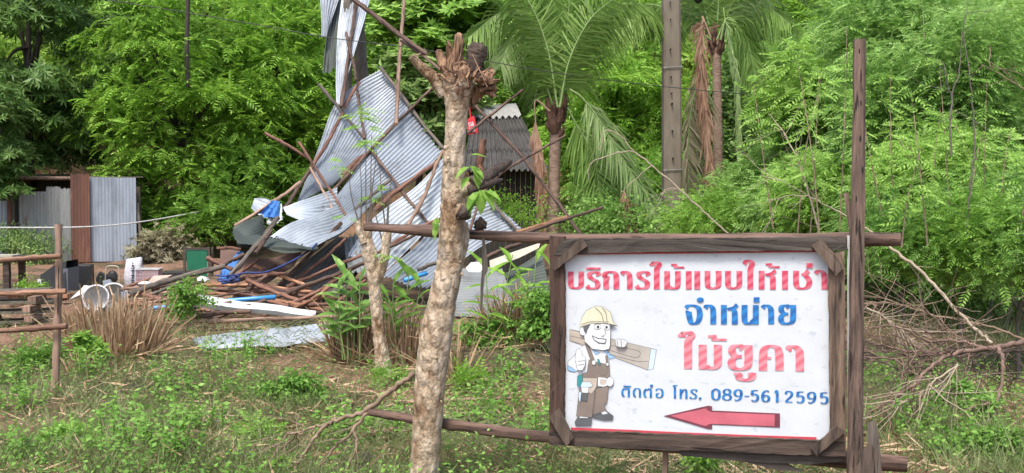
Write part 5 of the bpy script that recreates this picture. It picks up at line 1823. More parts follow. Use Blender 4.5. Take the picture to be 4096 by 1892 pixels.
mb = MB()
limb(mb, [(1060, 1300), (1068, 1180), (1076, 1060), (1084, 940), (1104, 800), (1128, 680), (1139, 560), (1140, 460), (1144, 370), (1149, 290), (1150, 240), (1152, 205)], [78, 72, 74, 76, 82, 70, 66, 64, 56, 54, 56, 74, 88], seed=3, sub=8)
limb(mb, [(1128, 735), (1154, 660), (1168, 600), (1168, 560)], [30, 26, 26, 20], dd=d + .03, seed=8, n=12)     # ridge of the side limb
limb(mb, [(1120, 236), (1090, 196), (1062, 172), (1036, 142)], [40, 29, 23, 21], dz=[0, -.02, -.03, -.05], seed=4)   # left branch stub
limb(mb, [(1140, 500), (1166, 478), (1182, 466)], [40, 34, 24], dz=[-.02, 0, .02], seed=5)
limb(mb, [(1150, 520), (1164, 530), (1170, 534)], [34, 34, 22], dz=[-.02, -.05, -.06], seed=6)
for u, v_, s in ((1122, 372, 14), (1128, 398, 10), (1124, 430, 12), (1134, 604, 11), (1162, 690, 9), (1158, 660, 8), (1150, 480, 14), (1088, 760, 9), (1098, 900, 9), (1110, 1010, 8)):
    limb(mb, [(u, v_), (u + 1, v_ + 1)], [s, s * .5], dd=d, n=8, dz=[-.075, -.092], seed=int(u))
mb.build('trunk', M['bark_pale'], root)


def shard(mb, px, dd, th, seed=0):
    rr = random.Random(seed)
    f = [P(u, v_, dd + rr.uniform(-.01, .01)) for u, v_ in px]
    bk = [p + Vector((rr.uniform(-.006, .006), th, rr.uniform(-.01, .01))) for p in f]
    mb.prism(f, bk)


def tornpiece(name, px_list, mat, label=None):
    mb = MB()
    rr = random.Random(77)
    for i, (px, dd, th) in enumerate(px_list):
        cx_, cy_ = sum(p[0] for p in px) / len(px), sum(p[1] for p in px) / len(px)
        out = []
        for a, c in zip(px, px[1:] + px[:1]):
            L_ = math.hypot(c[0] - a[0], c[1] - a[1])
            m_ = max(2, int(L_ / 5))
            out.append(a)
            for k in range(1, m_):
                f = k / m_
                s_ = rr.uniform(-.16, .10) if k % 2 else rr.uniform(-.02, .16)
                x, y = a[0] + (c[0] - a[0]) * f, a[1] + (c[1] - a[1]) * f
                out.append((x + (x - cx_) * s_ * .8, y + (y - cy_) * s_ * .8))
        shard(mb, out, dd, th, i)
    o = mb.build(name, mat, root)
    if label: o['label'] = label
    return o


zg = zoomed(1600, 100, 2.975)
mb = MB()
limb(mb, [(1150, 246), (1151, 215), (1154, 185), (1152, 160), (1150, 138)], [68, 78, 66, 46, 22], seed=41, jit=.17, n=16)
mb.build('torn_core', M['torn_wood'], root)
tornpiece('torn_top', [
    ([zg(560, 600), zg(590, 400), zg(640, 200), zg(655, 110), zg(690, 88), zg(730, 110), zg(752, 200), zg(735, 330), zg(720, 440), zg(690, 560), zg(680, 640)], d - .05, .07),
    ([zg(540, 560), zg(548, 300), zg(562, 190), zg(580, 180), zg(612, 260), zg(600, 400), zg(575, 540)], d - .02, .04),
    ([zg(500, 560), zg(440, 440), zg(415, 330), zg(435, 292), zg(495, 300), zg(540, 390), zg(565, 470), zg(555, 580)], d, .05),
    ([zg(640, 660), zg(690, 520), zg(740, 440), zg(810, 470), zg(830, 560), zg(800, 640), zg(730, 670)], d - .085, .06),
    ([zg(900, 640), zg(975, 580), zg(1040, 520), zg(1100, 498), zg(1130, 560), zg(1095, 640), zg(1020, 690), zg(930, 720)], d - .03, .05),
    ([zg(940, 700), zg(1040, 670), zg(1190, 638), zg(1192, 655), zg(1080, 700), zg(950, 740)], d - .06, .03),
    ([zg(930, 760), zg(1030, 740), zg(1140, 732), zg(1145, 750), zg(1040, 775), zg(950, 800)], d - .05, .03),
    ([zg(930, 760), zg(1050, 790), zg(1110, 780), (zg(1152, 850)), zg(1090, 860), zg(1000, 820)], d - .02, .04),
    ([zg(820, 960), zg(840, 800), zg(880, 700), zg(960, 720), zg(985, 840), zg(920, 930), zg(850, 985)], d + .02, .06),
    ([zg(1000, 700), zg(1090, 690), zg(1150, 700), zg(1140, 800), zg(1060, 830), zg(980, 800)], d + .0, .06),
], M['torn_wood'], 'splintered red brown wood at the broken top')
for i, ((a, c), r) in enumerate([((zg(570, 560), zg(640, 400)), 3), ((zg(700, 660), zg(540, 570)), 3), ((zg(860, 350), zg(1040, 740)), 3), ((zg(700, 640), zg(640, 760)), 4), ((zg(800, 620), zg(820, 740)), 5), ((zg(150, 360), zg(430, 565)), 3), ((zg(130, 380), zg(265, 335)), 3)]):
    mb = MB()
    mb.tube([P(*a, d - .13), P(*c, d - .13)], r * .45 * d / PX, 5)
    mb.build('splinter', M['torn_wood'], root)
rr = random.Random(12)
mb = MB()
for i in range(46):
    bx_, by_ = rr.uniform(520, 980), rr.uniform(560, 720)
    an = R(-90 + (bx_ - 760) * .22 + rr.uniform(-26, 26)) if i % 3 else R(rr.uniform(-60, 40))
    l = rr.uniform(70, 190) if i % 3 else rr.uniform(60, 150)
    if i % 3 == 0: bx_ = rr.uniform(900, 1020)
    p0, p1 = P(*zg(bx_, by_), d - rr.uniform(.02, .11)), P(*zg(bx_ + math.cos(an) * l, by_ + math.sin(an) * l), d - rr.uniform(.0, .16))
    r_ = rr.uniform(.003, .011)
    mb.tube([p0, p0.lerp(p1, .5) + Vector((rr.uniform(-1, 1), 0, rr.uniform(-1, 1))) * .008, p1], [r_, r_ * .8, r_ * .15], 5, 0, True, None, .25, i, False)
mb.build('torn_fibres', M['torn_wood'], root)
mb = MB()
limb(mb, [zg(860, 560), zg(900, 400), zg(925, 300), zg(950, 235)], [36, 48, 52, 40], seed=11, jit=.1)
limb(mb, [zg(890, 620), zg(930, 500)], [40, 44], dd=d + .02, seed=12, jit=.1)
for a, c in ((zg(955, 240), zg(985, 205)), (zg(880, 260), zg(900, 220)), (zg(1000, 290), zg(1040, 270))):
    limb(mb, [a, c], [14, 3], n=6, seed=2)
mb.build('charred_stub', M['char'], root)
mb = MB()
limb(mb, [zB(860, 870), zB(980, 810), zB(1080, 740), zB(1170, 690)], [40, 34, 26, 18], dz=[0, .06, .14, .2], seed=13, jit=.14, n=12)
limb(mb, [zB(830, 920), zB(930, 880), zB(1040, 850), zB(1110, 830)], [24, 26, 18, 6], dz=[-.02, .02, .06, .1], seed=14, jit=.2, n=10)
mb.build('charred_stub', M['char'], root)
mb = MB()
limb(mb, [zB(760, 1080), zB(800, 1100), zB(800, 1130)], [34, 40, 30], dz=[-.1, -.1, -.09], seed=15, jit=.22, n=12)
mb.build('burl', M['char'], root)
mb = MB()
limb(mb, [zD(905, 240), zD(940, 190), zD(970, 160)], [20, 36, 24], dd=5.8, seed=16, jit=.2, n=9)
mb.build('stub', M['char'], root)


def bigleaf(L, W, curl=.42):
    """broad blade of 4x2 faces along +x"""
    q = []
    prof = [0, .75, 1, .7, .04]
    for i in range(4):
        for sg in (-1, 1):
            pts = []
            for k, wv in ((i, 0), (i + 1, 0), (i + 1, 1), (i, 1)):
                t_ = k / 4
                wd = prof[k] * W * .5 * wv
                pts.append((t_ * L, sg * wd, wd * .35 - curl * L * t_ * t_))
            q.append(pts)
    return np.array(q)


def leafset(name, items, mat, parent):
    """items: (position, forward, length, width)"""
    out = []
    for p, f, L_, W_ in items:
        out.append(instances(bigleaf(L_, W_), np.array([tuple(p)]), np.array([tuple(f)], float), np.array([[0, -.35, 1.]]), np.ones(1)))
    return quadmesh(name, np.concatenate(out), M[mat], parent)


it = []
for (x, y, fx, fz, L_, W_) in ((850, 730, -.9, -.35, .09, .05), (850, 720, .7, -.5, .10, .055), (860, 740, .9, -.3, .08, .05), (850, 810, -.6, -.5, .07, .05), (840, 640, .8, .25, .09, .025), (880, 780, .6, -.9, .08, .05)):
    it.append((P(*zB(x, y), d - .12), (fx, -.35, fz), L_, W_))
for (x, y, fx, fz, L_, W_) in ((930, 920, -.7, -.6, .12, .055), (930, 910, .1, -1, .12, .06), (940, 910, .7, -.6, .12, .06), (960, 920, .9, -.15, .10, .05), (900, 960, -.6, -.9, .10, .05), (600, 1130, -.4, -.9, .07, .04), (605, 1180, -.5, -.9, .08, .04)):
    it.append((P(*zB(x, y), d - .12), (fx, -.4, fz), L_, W_))
leafset('sprout', it, 'leaf_lime', root)

# ------------------------------------------------------------------ small pollarded tree
d = 9.75
root = thing('pollard_tree', 'slim grey forked young tree cut back and sprouting thin upright shoots', 'tree', G(966, 930))
mb = MB()
limb(mb, [(966, 950), (962, 905), (954, 840), (946, 760), (938, 690), (930, 640), (922, 600), (928, 560)], [52, 40, 33, 31, 33, 40, 30, 22], dd=d, seed=20, n=12)
limb(mb, [(944, 705), (958, 680), (968, 640), (972, 600), (976, 582)], [30, 27, 24, 25, 20], dd=d, seed=21, n=12)
limb(mb, [(916, 612), (904, 580), (900, 556)], [20, 17, 15], dd=d - .05, seed=22, n=10)
mb.build('trunk', M['bark_grey2'] if 'bark_grey2' in M else M['bark_pale'], root)
for (u0, v0, u1, v1) in ((930, 560, 933, 500), (922, 590, 921, 330), (935, 570, 935, 340), (903, 560, 878, 450), (972, 590, 955, 420), (975, 585, 985, 430), (925, 570, 948, 380), (960, 600, 930, 470), (970, 585, 972, 480), (908, 560, 905, 400)):
    mb = MB()
    limb(mb, [(u0, v0), ((u0 + u1) / 2 + rnd.uniform(-4, 4), (v0 + v1) / 2), (u1, v1)], [4.5, 3, 1.6], dd=d - .02, n=5)
    mb.build('shoot', M['bark_grey'], root)
pos, fw = [], []
for (u, v_) in ((890, 285), (912, 278), (935, 285), (900, 292), (925, 295), (905, 318), (928, 316), (918, 360), (935, 355), (925, 365), (912, 350), (856, 415), (862, 408), (930, 500), (960, 480), (870, 545), (985, 640)):
    for k in range(3):
        pos.append(tuple(P(u + rnd.uniform(-8, 8), v_ + rnd.uniform(-5, 5), d - .05)))
        fw.append((rnd.uniform(-1, 1), rnd.uniform(-.6, .4), rnd.uniform(-.2, .3)))
n = len(pos)
quadmesh('foliage', instances(T_PINS, np.array(pos), np.array(fw), np.tile([0, -.5, 1.], (n, 1)), np.full(n, .42)), M['leaf_lime'], root)


# ------------------------------------------------------------------ grass clumps and leafy clumps
def stubble(name, label, u, vb, ru, hgt, n, mat, leaves=0, seed=0, lean=.22, group=None, cut=.6):
    rs = np.random.RandomState(seed)
    c = G(u, vb)
    c.z = hill(c.x, c.y)
    root = thing(name, label, 'grass clump', c, 0, group)
    k = c.y / PX
    q = []
    a = rs.uniform(0, 2 * math.pi, n)
    r = np.sqrt(rs.uniform(0, 1, n))
    base = np.stack([c.x + r * np.cos(a) * ru * k, c.y + r * np.sin(a) * ru * k * .55, np.full(n, c.z)], -1)
    hh = hgt * k * rs.uniform(cut, 1.05, n) * (1 - .25 * r)
    dv = nrm(np.stack([np.cos(a) * r * lean + rs.normal(scale=.10, size=n), np.sin(a) * r * lean + rs.normal(scale=.08, size=n), np.ones(n)], -1))
    fl = rs.uniform(0, 1, n) < .26                                # fallen, splayed stems
    dv[fl] = nrm(np.stack([np.cos(a[fl]) * 1.2 + rs.normal(scale=.4, size=fl.sum()), np.sin(a[fl]) * .9 - .5, rs.uniform(.05, .9, fl.sum())], -1))
    dv = nrm(dv + rs.normal(scale=.10, size=(n, 3)))
    side = nrm(np.cross(dv, rs.normal(size=(n, 3))))
    w = rs.uniform(.003, .0105, n)[:, None]
    knee = base + dv * hh[:, None] * rs.uniform(.55, 1, n)[:, None]
    dv2 = nrm(dv + np.where(rs.uniform(size=n) < .3, 1.0, .12)[:, None] * rs.normal(scale=.8, size=(n, 3)))
    tip = knee + dv2 * (hh * rs.uniform(.1, .4, n))[:, None]
    q = np.concatenate([np.stack([base - side * w, base + side * w, knee + side * w * .8, knee - side * w * .8], 1), np.stack([knee - side * w * .8, knee + side * w * .8, tip + side * w * .4, tip - side * w * .4], 1)])
    quadmesh('stem', q, M[mat], root)
    return root, c, k


stubble('grass_stubble', 'broad clump of tall dry cut grass stubble beside the left fence post', 285, 905, 112, 172, 800, 'straw', seed=1, cut=.4, lean=.35)
stubble('grass_stubble', 'dry straw stubble between the young tree and the cut trunk', 1010, 905, 66, 175, 420, 'straw', seed=2, cut=.5)
stubble('grass_stubble', 'dry straw heap in the leafy plants just left of the white sign', 1300, 872, 64, 160, 420, 'straw', seed=3, lean=.5)
stubble('grass_stubble', 'dry reed stubble under the leafy clump left of the young tree', 895, 900, 62, 175, 330, 'straw', seed=4)
stubble('grass_stubble', 'low dry tuft leaning at the foot of the left fence post', 215, 960, 60, 70, 130, 'straw', seed=5, lean=.8)
stubble('grass_stubble', 'dry reeds splayed on the ground right of the cut trunk foot', 1150, 960, 45, 190, 60, 'straw', seed=6, lean=.9)


def cane_plant(label, stems, d, mat, L=.30, W=.075, seed=0, group='broad leaved ginger like plants', base_v=905):
    rs = random.Random(seed)
    u0 = sum(s[0] for s in stems) / len(stems)
    c = G(u0, base_v)
    root = thing('ginger_plant', label, 'plant', c, 0, group)
    mb = MB()
    it = []
    for (ub, ut, vt, nl) in stems:
        dd = c.y + rs.uniform(-.15, .15)
        vb = CY + (base_v - CY) * 1.0
        pts = crom([P(ub, vb, dd), P((ub * .6 + ut * .4), vb + (vt - vb) * .5, dd), P(ut, vt, dd)], 6)
        mb.tube(pts, [.009, .004], 6)
        for k in range(nl):
            f = .35 + .65 * (k + .5) / nl
            p = pts[min(len(pts) - 1, int(f * (len(pts) - 1)))]
            s = 1 if k % 2 else -1
            upz = rs.uniform(.1, 1.1) if k < nl - 1 else 2.2
            it.append((p, (s * rs.uniform(.4, 1), rs.uniform(-.7, .3), upz), L * rs.uniform(.75, 1.2), W * rs.uniform(.8, 1.2)))
    mb.build('stem', M['palm_rib'], root)
    leafset('foliage', it, mat, root)


cane_plant('tall leafy ginger plant left of the young grey tree', [(862, 850, 720, 6), (875, 870, 680, 7), (890, 895, 705, 7), (868, 840, 775, 5), (905, 905, 700, 6), (880, 905, 760, 5), (855, 862, 790, 5)], 10.3, 'leaf_right', .24, .085, 1)
cane_plant('leafy ginger plant just right of the young grey tree', [(985, 990, 700, 6), (1000, 975, 740, 5), (1010, 1030, 680, 5), (980, 1000, 790, 5), (1030, 1060, 705, 5)], 10.3, 'leaf_mid', .24, .075, 2)
cane_plant('tall leafy plant standing against the level tin behind the sign', [(1230, 1222, 665, 7), (1250, 1290, 640, 7), (1262, 1315, 690, 5), (1330, 1350, 640, 6), (1375, 1385, 650, 5), (1300, 1330, 720, 5)], 11.2, 'leaf_bright', .25, .065, 3, base_v=880)

sh2 = [
    ('leafy weed bush right of the dry stubble left of the sign', 1365, 800, 10.6, 55, 70, T_SCAT, 'weed', .62, 20, 26),
    ('small weed bush behind the cut trunk before the level tin', 1240, 850, 11.0, 70, 50, T_SCAT, 'weed', .55, 22, 26),
    ('wispy weed growing in front of the white gutter', 470, 755, 12.6, 70, 60, T_SCAT, 'weed', .55, 20, 22),
    ('young weed plant before the dry stubble by the fence', 230, 880, 9.6, 45, 45, T_STAR, 'leaf_lime', .6, 10, 16),
    ('bright seedling with palmate leaves in the lower left corner', 175, 1110, 6.75, 70, 38, T_WHORL, 'leaf_lime', .46, 9, 7),
    ('small feathery seedling in the grass, lower middle left', 640, 1085, 6.9, 42, 28, T_PINS, 'leaf_lime', .34, 9, 12),
    ('feathery seedling at the foot of the young grey tree', 985, 945, 9.2, 42, 26, T_PINS, 'leaf_lime', .42, 8, 12),
    ('feathery seedling on bare soil right of the cut trunk', 1190, 960, 8.9, 38, 24, T_PINS, 'leaf_bright', .42, 8, 12),
    ('leafy weed left of the left fence post', 90, 915, 9.6, 60, 40, T_PINS, 'weed', .5, 14, 16),
    ('rounded weed tuft in the middle of the foreground', 745, 985, 8.3, 75, 42, T_SCAT, 'weed', .5, 24, 26),
    ('green weed below the sign behind the thin stake', 1760, 1165, 6.1, 36, 42, T_SCAT, 'leaf_lime', .42, 10, 20),
    ('leafy shrub with bluish oval leaves low at the right', 2440, 1010, 7.2, 90, 40, T_STAR, 'leaf_right', .42, 14, 16),
    ('bright weeds massed in the lower right corner', 2480, 1150, 6.3, 120, 60, T_SCAT, 'weed', .45, 40, 30),
    ('low weeds right of the dark pole end at the lower right', 2290, 1110, 6.9, 70, 55, T_SCAT, 'leaf_lime', .42, 24, 26),
    ('feathery green shrub behind the dead branches at right', 2330, 960, 9.2, 150, 70, T_PINS, 'leaf_right', .5, 34, 30),
    ('dark leafy weeds left edge lower corner', 40, 1165, 6.5, 80, 40, T_SCAT, 'weed', .42, 22, 26),
    ('pale fallen sprig with large leaves at the lower edge', 700, 1172, 6.2, 34, 20, T_WHORL, 'leaf_bright', .34, 3, 4),
]
for i, (lb, u, v, dd, ru, rv, T, mt, sz, nc, pr) in enumerate(sh2):
    tree('weed_plant', lb, 'plant', u, v, dd, ru, rv, T, mt, sz, nc, pr, .006, 'palm_rib', None, seed=80 + i, crad=max(.06, min(ru, rv) * dd / PX * .45), limbs=6, hollow=.1, rd=max(.08, ru * dd / PX * .6), droop=.1)


# ------------------------------------------------------------------ fallen and dead branches
def branch(name, label, mains, mat, group=None, twigs=26, tl=.4, seed=0, cat='branch', tr=.004, gravity=-.1, dense=1):
    """mains: list of (points [(u, v, d)], start px width, end px width)"""
    rr = random.Random(seed)
    p0 = P(*mains[0][0][0])
    root = thing(name, label, cat, p0, 0, group)
    paths = []
    mb = MB()
    for pts, w0, w1 in mains:
        path = crom([P(*p) for p in pts], 7)
        path = [p + Vector((rr.uniform(-1, 1), rr.uniform(-1, 1), rr.uniform(-1, 1))) * .008 for p in path]
        dd = pts[0][2]
        mb.tube(path, [w0 * .5 * dd / PX, w1 * .5 * dd / PX], 7, 0, True, None, .12, seed)
        paths.append(path)
    mb.build('limb', M[mat], root)
    mb = MB()
    for i in range(twigs):
        path = rr.choice(paths)
        j = rr.randrange(1, len(path) - 1)
        T = (path[j + 1] - path[j - 1]).normalized()
        a = (T * rr.uniform(.3, 1) + Vector((rr.uniform(-1, 1), rr.uniform(-.8, .8), rr.uniform(-1, .8) + gravity)) * .8).normalized()
        l = tl * rr.uniform(.4, 1.2)
        pts = [path[j]]
        for k in range(4):
            a = (a + Vector((rr.uniform(-1, 1), rr.uniform(-1, 1), rr.uniform(-1, 1) + gravity)) * .28).normalized()
            q = pts[-1] + a * l / 4
            if q.z < .02: q.z = .02
            pts.append(q)
        r = tr * rr.uniform(.6, 1.3)
        mb.tube(pts, [r, r * .35], 5, 0, False)
        if rr.random() < .6 * dense:
            b2 = (a + Vector((rr.uniform(-1, 1), rr.uniform(-1, 1), rr.uniform(-.8, .8)))).normalized()
            mb.tube([pts[2], pts[2] + b2 * l * .25, pts[2] + (b2 + a).normalized() * l * .55], [r * .6, r * .25], 4, 0, False)
    mb.build('twig', M[mat], root)
    return root


X6 = lambda x, y, d: (*z6(x, y), d)
X8 = lambda x, y, d: (*z8(x, y), d)
X4 = lambda x, y, d: (*z4(x, y), d)
M['branch_tan'] = surf('branch_tan', [(.13, .09, .06), (.30, .22, .15)], 14, (1, 1, 1), .9, .5, .01)
M['branch_brown'] = surf('branch_brown', [(.09, .055, .042), (.24, .155, .12)], 14, (1, 1, 1), .9, .5, .01)
M['branch_pale'] = surf('branch_pale', [(.24, .19, .13), (.42, .35, .26)], 14, (1, 1, 1), .9, .5, .01)
branch('fallen_branch', 'forked dead branch leaning from the cut trunk down to the lower edge', [
    ([X6(800, 690, 5.9), X6(680, 770, 5.95), X6(560, 875, 6.0), X6(440, 912, 6.1), X6(340, 960, 6.15), X6(270, 1050, 6.15), X6(190, 1180, 6.1)], 15, 8),
    ([X6(560, 880, 6.0), X6(490, 975, 5.95), X6(400, 1060, 5.95), X6(290, 1185, 5.95)], 10, 5),
    ([X6(492, 975, 5.95), X6(505, 1050, 5.9), X6(455, 1185, 5.9)], 8, 6),
    ([X6(350, 945, 6.15), X6(250, 965, 6.2), X6(130, 1060, 6.25), X6(40, 1120, 6.25)], 7, 3),
    ([X6(235, 995, 6.2), X6(160, 992, 6.2), X6(100, 1080, 6.15), X6(40, 1185, 6.1)], 6, 4)], 'branch_tan', twigs=34, tl=.28, seed=1, tr=.003)
BG = 'dead branches of the brush heap'
branch('dead_branch', 'thick dead bough entering from the right edge and forking left over the brush', [
    ([X8(1300, 530, 7.6), X8(1180, 550, 7.5), X8(1080, 570, 7.4), X8(920, 595, 7.3), X8(820, 660, 7.2), X8(750, 735, 7.15), X8(700, 930, 7.1)], 15, 6),
    ([X8(1080, 560, 7.4), X8(960, 525, 7.5), X8(800, 520, 7.6), X8(640, 450, 7.6), X8(490, 465, 7.6)], 8, 3),
    ([X8(745, 740, 7.1), X8(620, 820, 7.0), X8(490, 895, 6.9)], 7, 4)], 'branch_brown', BG, 45, .55, 2)
branch('dead_branch', 'bent dead branch hanging down from the bough at the right edge', [
    ([X8(1160, 555, 7.3), X8(1185, 640, 7.2), X8(1160, 800, 7.1), X8(1110, 980, 7.0), X8(1000, 1135, 6.9)], 11, 5),
    ([X8(1145, 830, 7.1), X8(1000, 875, 7.0), X8(830, 1000, 6.9)], 7, 3)], 'branch_brown', BG, 20, .4, 3)
branch('dead_branch', 'long pale dry stem slanting down right behind the tall post', [
    ([X8(610, 50, 8.6), X8(760, 170, 8.5), X8(920, 340, 8.4), X8(1040, 460, 8.3), X8(1130, 540, 8.2)], 8, 9)], 'branch_pale', BG, 10, .4, 4)
branch('dead_branch', 'low dead branch with many fine twigs in the middle of the brush heap', [
    ([X8(1100, 575, 7.9), X8(900, 580, 7.8), X8(700, 575, 7.8), X8(480, 520, 7.8)], 9, 3), ([X8(880, 590, 7.7), X8(700, 610, 7.6), X8(480, 610, 7.5)], 6, 3)], 'branch_brown', BG, 60, .6, 5)
branch('dead_branch', 'upper tangle of grey dead twigs above the brush heap', [
    ([X8(1288, 520, 8.4), X8(1100, 450, 8.4), X8(850, 400, 8.4), X8(640, 340, 8.4), X8(490, 330, 8.4)], 7, 2), ([X8(1000, 470, 8.3), X8(780, 480, 8.2), X8(500, 380, 8.2)], 6, 2)], 'branch_tan', BG, 75, .65, 6)
branch('dead_branch', 'thin dead branches crossing low at the right edge', [
    ([X8(1288, 570, 7.4), X8(1190, 575, 7.4), X8(1100, 590, 7.5), X8(900, 640, 7.6), X8(620, 680, 7.6)], 8, 2), ([X8(1288, 720, 7.2), X8(1100, 690, 7.3), X8(850, 740, 7.3)], 5, 2)], 'char', BG, 45, .55, 7)
branch('dead_branch', 'dry tan twigs heaped low behind the tall post', [
    ([X8(960, 640, 7.0), X8(850, 720, 6.9), X8(760, 790, 6.9), X8(640, 860, 6.9)], 6, 2), ([X8(500, 360, 7.9), X8(620, 430, 7.9), X8(760, 560, 7.8)], 6, 2)], 'branch_pale', BG, 48, .55, 8)
branch('dead_branch', 'thin curved stems at the lower right corner', [
    ([X8(880, 1120, 6.4), X8(940, 1050, 6.4), X8(960, 960, 6.5)], 4, 2), ([X8(1030, 1080, 6.4), X8(1050, 980, 6.5), X8(1110, 950, 6.6)], 4, 2)], 'branch_tan', BG, 10, .25, 9, tr=.0025)
# slender bare stems of the saplings on the right and leaning dry stems
SG = 'bare sapling stems on the right'
for lb, mains, mt, tw in (
        ('forked dark sapling stem standing at the far right, taller one', [([X4(1000, 1190, 9.3), X4(1020, 900, 9.3), X4(1040, 730, 9.3), X4(1020, 420, 9.3), X4(985, 180, 9.3), X4(1010, 0, 9.3)], 7, 3), ([X4(920, 790, 9.3), X4(925, 480, 9.3), X4(960, 380, 9.3), X4(975, 160, 9.3)], 7, 3), ([X4(925, 490, 9.3), X4(905, 420, 9.3), X4(880, 310, 9.3)], 4, 2)], 'bark_grey', 12),
        ('pale thin sapling stem behind the tall post top', [([X4(740, 410, 14), X4(770, 300, 14), X4(785, 170, 14), X4(780, 40, 14)], 4, 2)], 'branch_pale', 6),
        ('dry pale stem leaning left of the tall post', [([X4(265, 1190, 9.5), X4(180, 890, 9.6), X4(90, 690, 9.7), X4(0, 570, 9.8)], 7, 3), ([X4(90, 690, 9.7), X4(60, 650, 9.7), X4(0, 655, 9.7)], 4, 2)], 'branch_pale', 10),
        ('long dry branch drooping right behind the tall post to the shrubs', [([X4(530, 1175, 8.8), X4(410, 1095, 8.9), X4(220, 995, 9), X4(100, 925, 9.1), X4(-40, 880, 9.2)], 6, 2), ([X4(200, 985, 9), X4(100, 985, 9), X4(0, 1010, 9)], 4, 2)], 'branch_pale', 14),
        ('dead drooping branch in front of the concrete pole foot', [([(*z3(1100, 1190), 12), (*z3(980, 1080), 12), (*z3(850, 960), 12), (*z3(700, 830), 12), (*z3(620, 770), 12), (*z3(550, 765), 12), (*z3(400, 820), 12), (*z3(385, 900), 12)], 6, 3), ([(*z3(620, 770), 12), (*z3(540, 680), 12), (*z3(470, 660), 12), (*z3(440, 760), 12)], 4, 3), ([(*z3(700, 835), 12), (*z3(600, 920), 12), (*z3(550, 970), 12)], 3, 2), ([(*z3(860, 955), 12), (*z3(780, 950), 12), (*z3(730, 1010), 12)], 3, 2)], 'branch_pale', 8),
        ('thin grey trunk of a young tree left of the tall post', [([X4(355, 1100, 15), X4(350, 980, 15), X4(345, 880, 15)], 16, 12), ([X4(325, 1020, 15), X4(345, 820, 15)], 4, 3)], 'bark_grey', 2),
        ('slanting bare stems in the thicket at the right edge', [([X4(1288, 450, 12), X4(1160, 370, 12), X4(1070, 320, 12)], 5, 3), ([X4(1120, 230, 12), X4(1115, 320, 12), X4(1135, 355, 12)], 4, 3), ([X4(930, 590, 12), X4(1020, 810, 12)], 4, 3), ([X4(660, 710, 12), X4(760, 860, 12), X4(860, 935, 12)], 4, 2), ([X4(700, 710, 12), X4(780, 870, 12)], 4, 2)], 'branch_tan', 14),
        ('thick mossy bough slanting down at the right edge', [([X8(1040, 0, 10), X8(1130, 200, 10), X8(1200, 290, 10), X8(1290, 390, 10)], 15, 14), ([X8(1080, 0, 10.2), X8(1180, 260, 10.2)], 8, 7)], 'bark_grey', 4),
):
    branch('bare_sapling', lb, [(p_, a_ * .8, b_ * .7) for p_, a_, b_ in mains], mt, SG, tw, .45, len(lb), 'sapling', .0026)
rr = random.Random(31)
for i in range(16):
    u = 1960 + i * 40 + rr.uniform(-15, 15)
    if 2125 < u < 2190: u += 70
    v0, v1, dd = rr.uniform(560, 700), rr.uniform(60, 420), rr.uniform(8.6, 10.2)
    ln = rr.uniform(-70, 70)
    pts = crom([P(u, v0, dd), P(u + ln * .4 + rr.uniform(-8, 8), (v0 + v1) / 2, dd), P(u + ln, v1, dd + .2)], 6)
    rt = thing('thin_stem', 'thin upright pale stem with sparse feathery leaves rising among the shrubs at the right', 'stem', pts[0], 0, 'thin upright stems at the right')
    mb = MB()
    mb.tube(pts, [.007, .0025], 5)
    mb.build('stem', M['branch_tan'], rt)
    k = 22
    ps = np.array([tuple(pts[rr.randrange(4, len(pts))] + Vector((rr.uniform(-.05, .05), rr.uniform(-.05, .05), rr.uniform(-.05, .05)))) for _ in range(k)])
    fw_2 = np.array([(rr.uniform(-1, 1), rr.uniform(-.6, .4), rr.uniform(-.4, .5)) for _ in range(k)])
    quadmesh('foliage', instances(T_PINS, ps, fw_2, np.tile([0, -.6, 1.], (k, 1)), np.full(k, .55)), M['leaf_lime'], rt)
# trunks with bark seen behind the standing tin and among the left trees
for nm, lb, pts, wpx, mt in (
        ('tree_trunk', 'rough grey trunk behind the standing tin sheets', [(912, 215, 20), (905, 100, 20), (900, -40, 20)], (34, 26), 'bark_grey'),
        ('tree_trunk', 'brown trunk seen in the gap between the standing tin sheets', [(868, 300, 19.5), (873, 150, 19.5), (876, -40, 19.5)], (30, 22), 'bark_grey'),
        ('tree_trunk', 'dark straight trunk high up in the feathery trees at left', [(474, 220, 25.5), (470, 120, 25.5), (474, -30, 25.5)], (12, 11), 'bark_dark')):
    mb = MB()
    limb(mb, [(p[0], p[1]) for p in pts], list(wpx), dd=pts[0][2], n=12, jit=.08, seed=5)
    mb.build('trunk', M[mt], thing('bare_tree', lb, 'tree', P(*pts[0])))
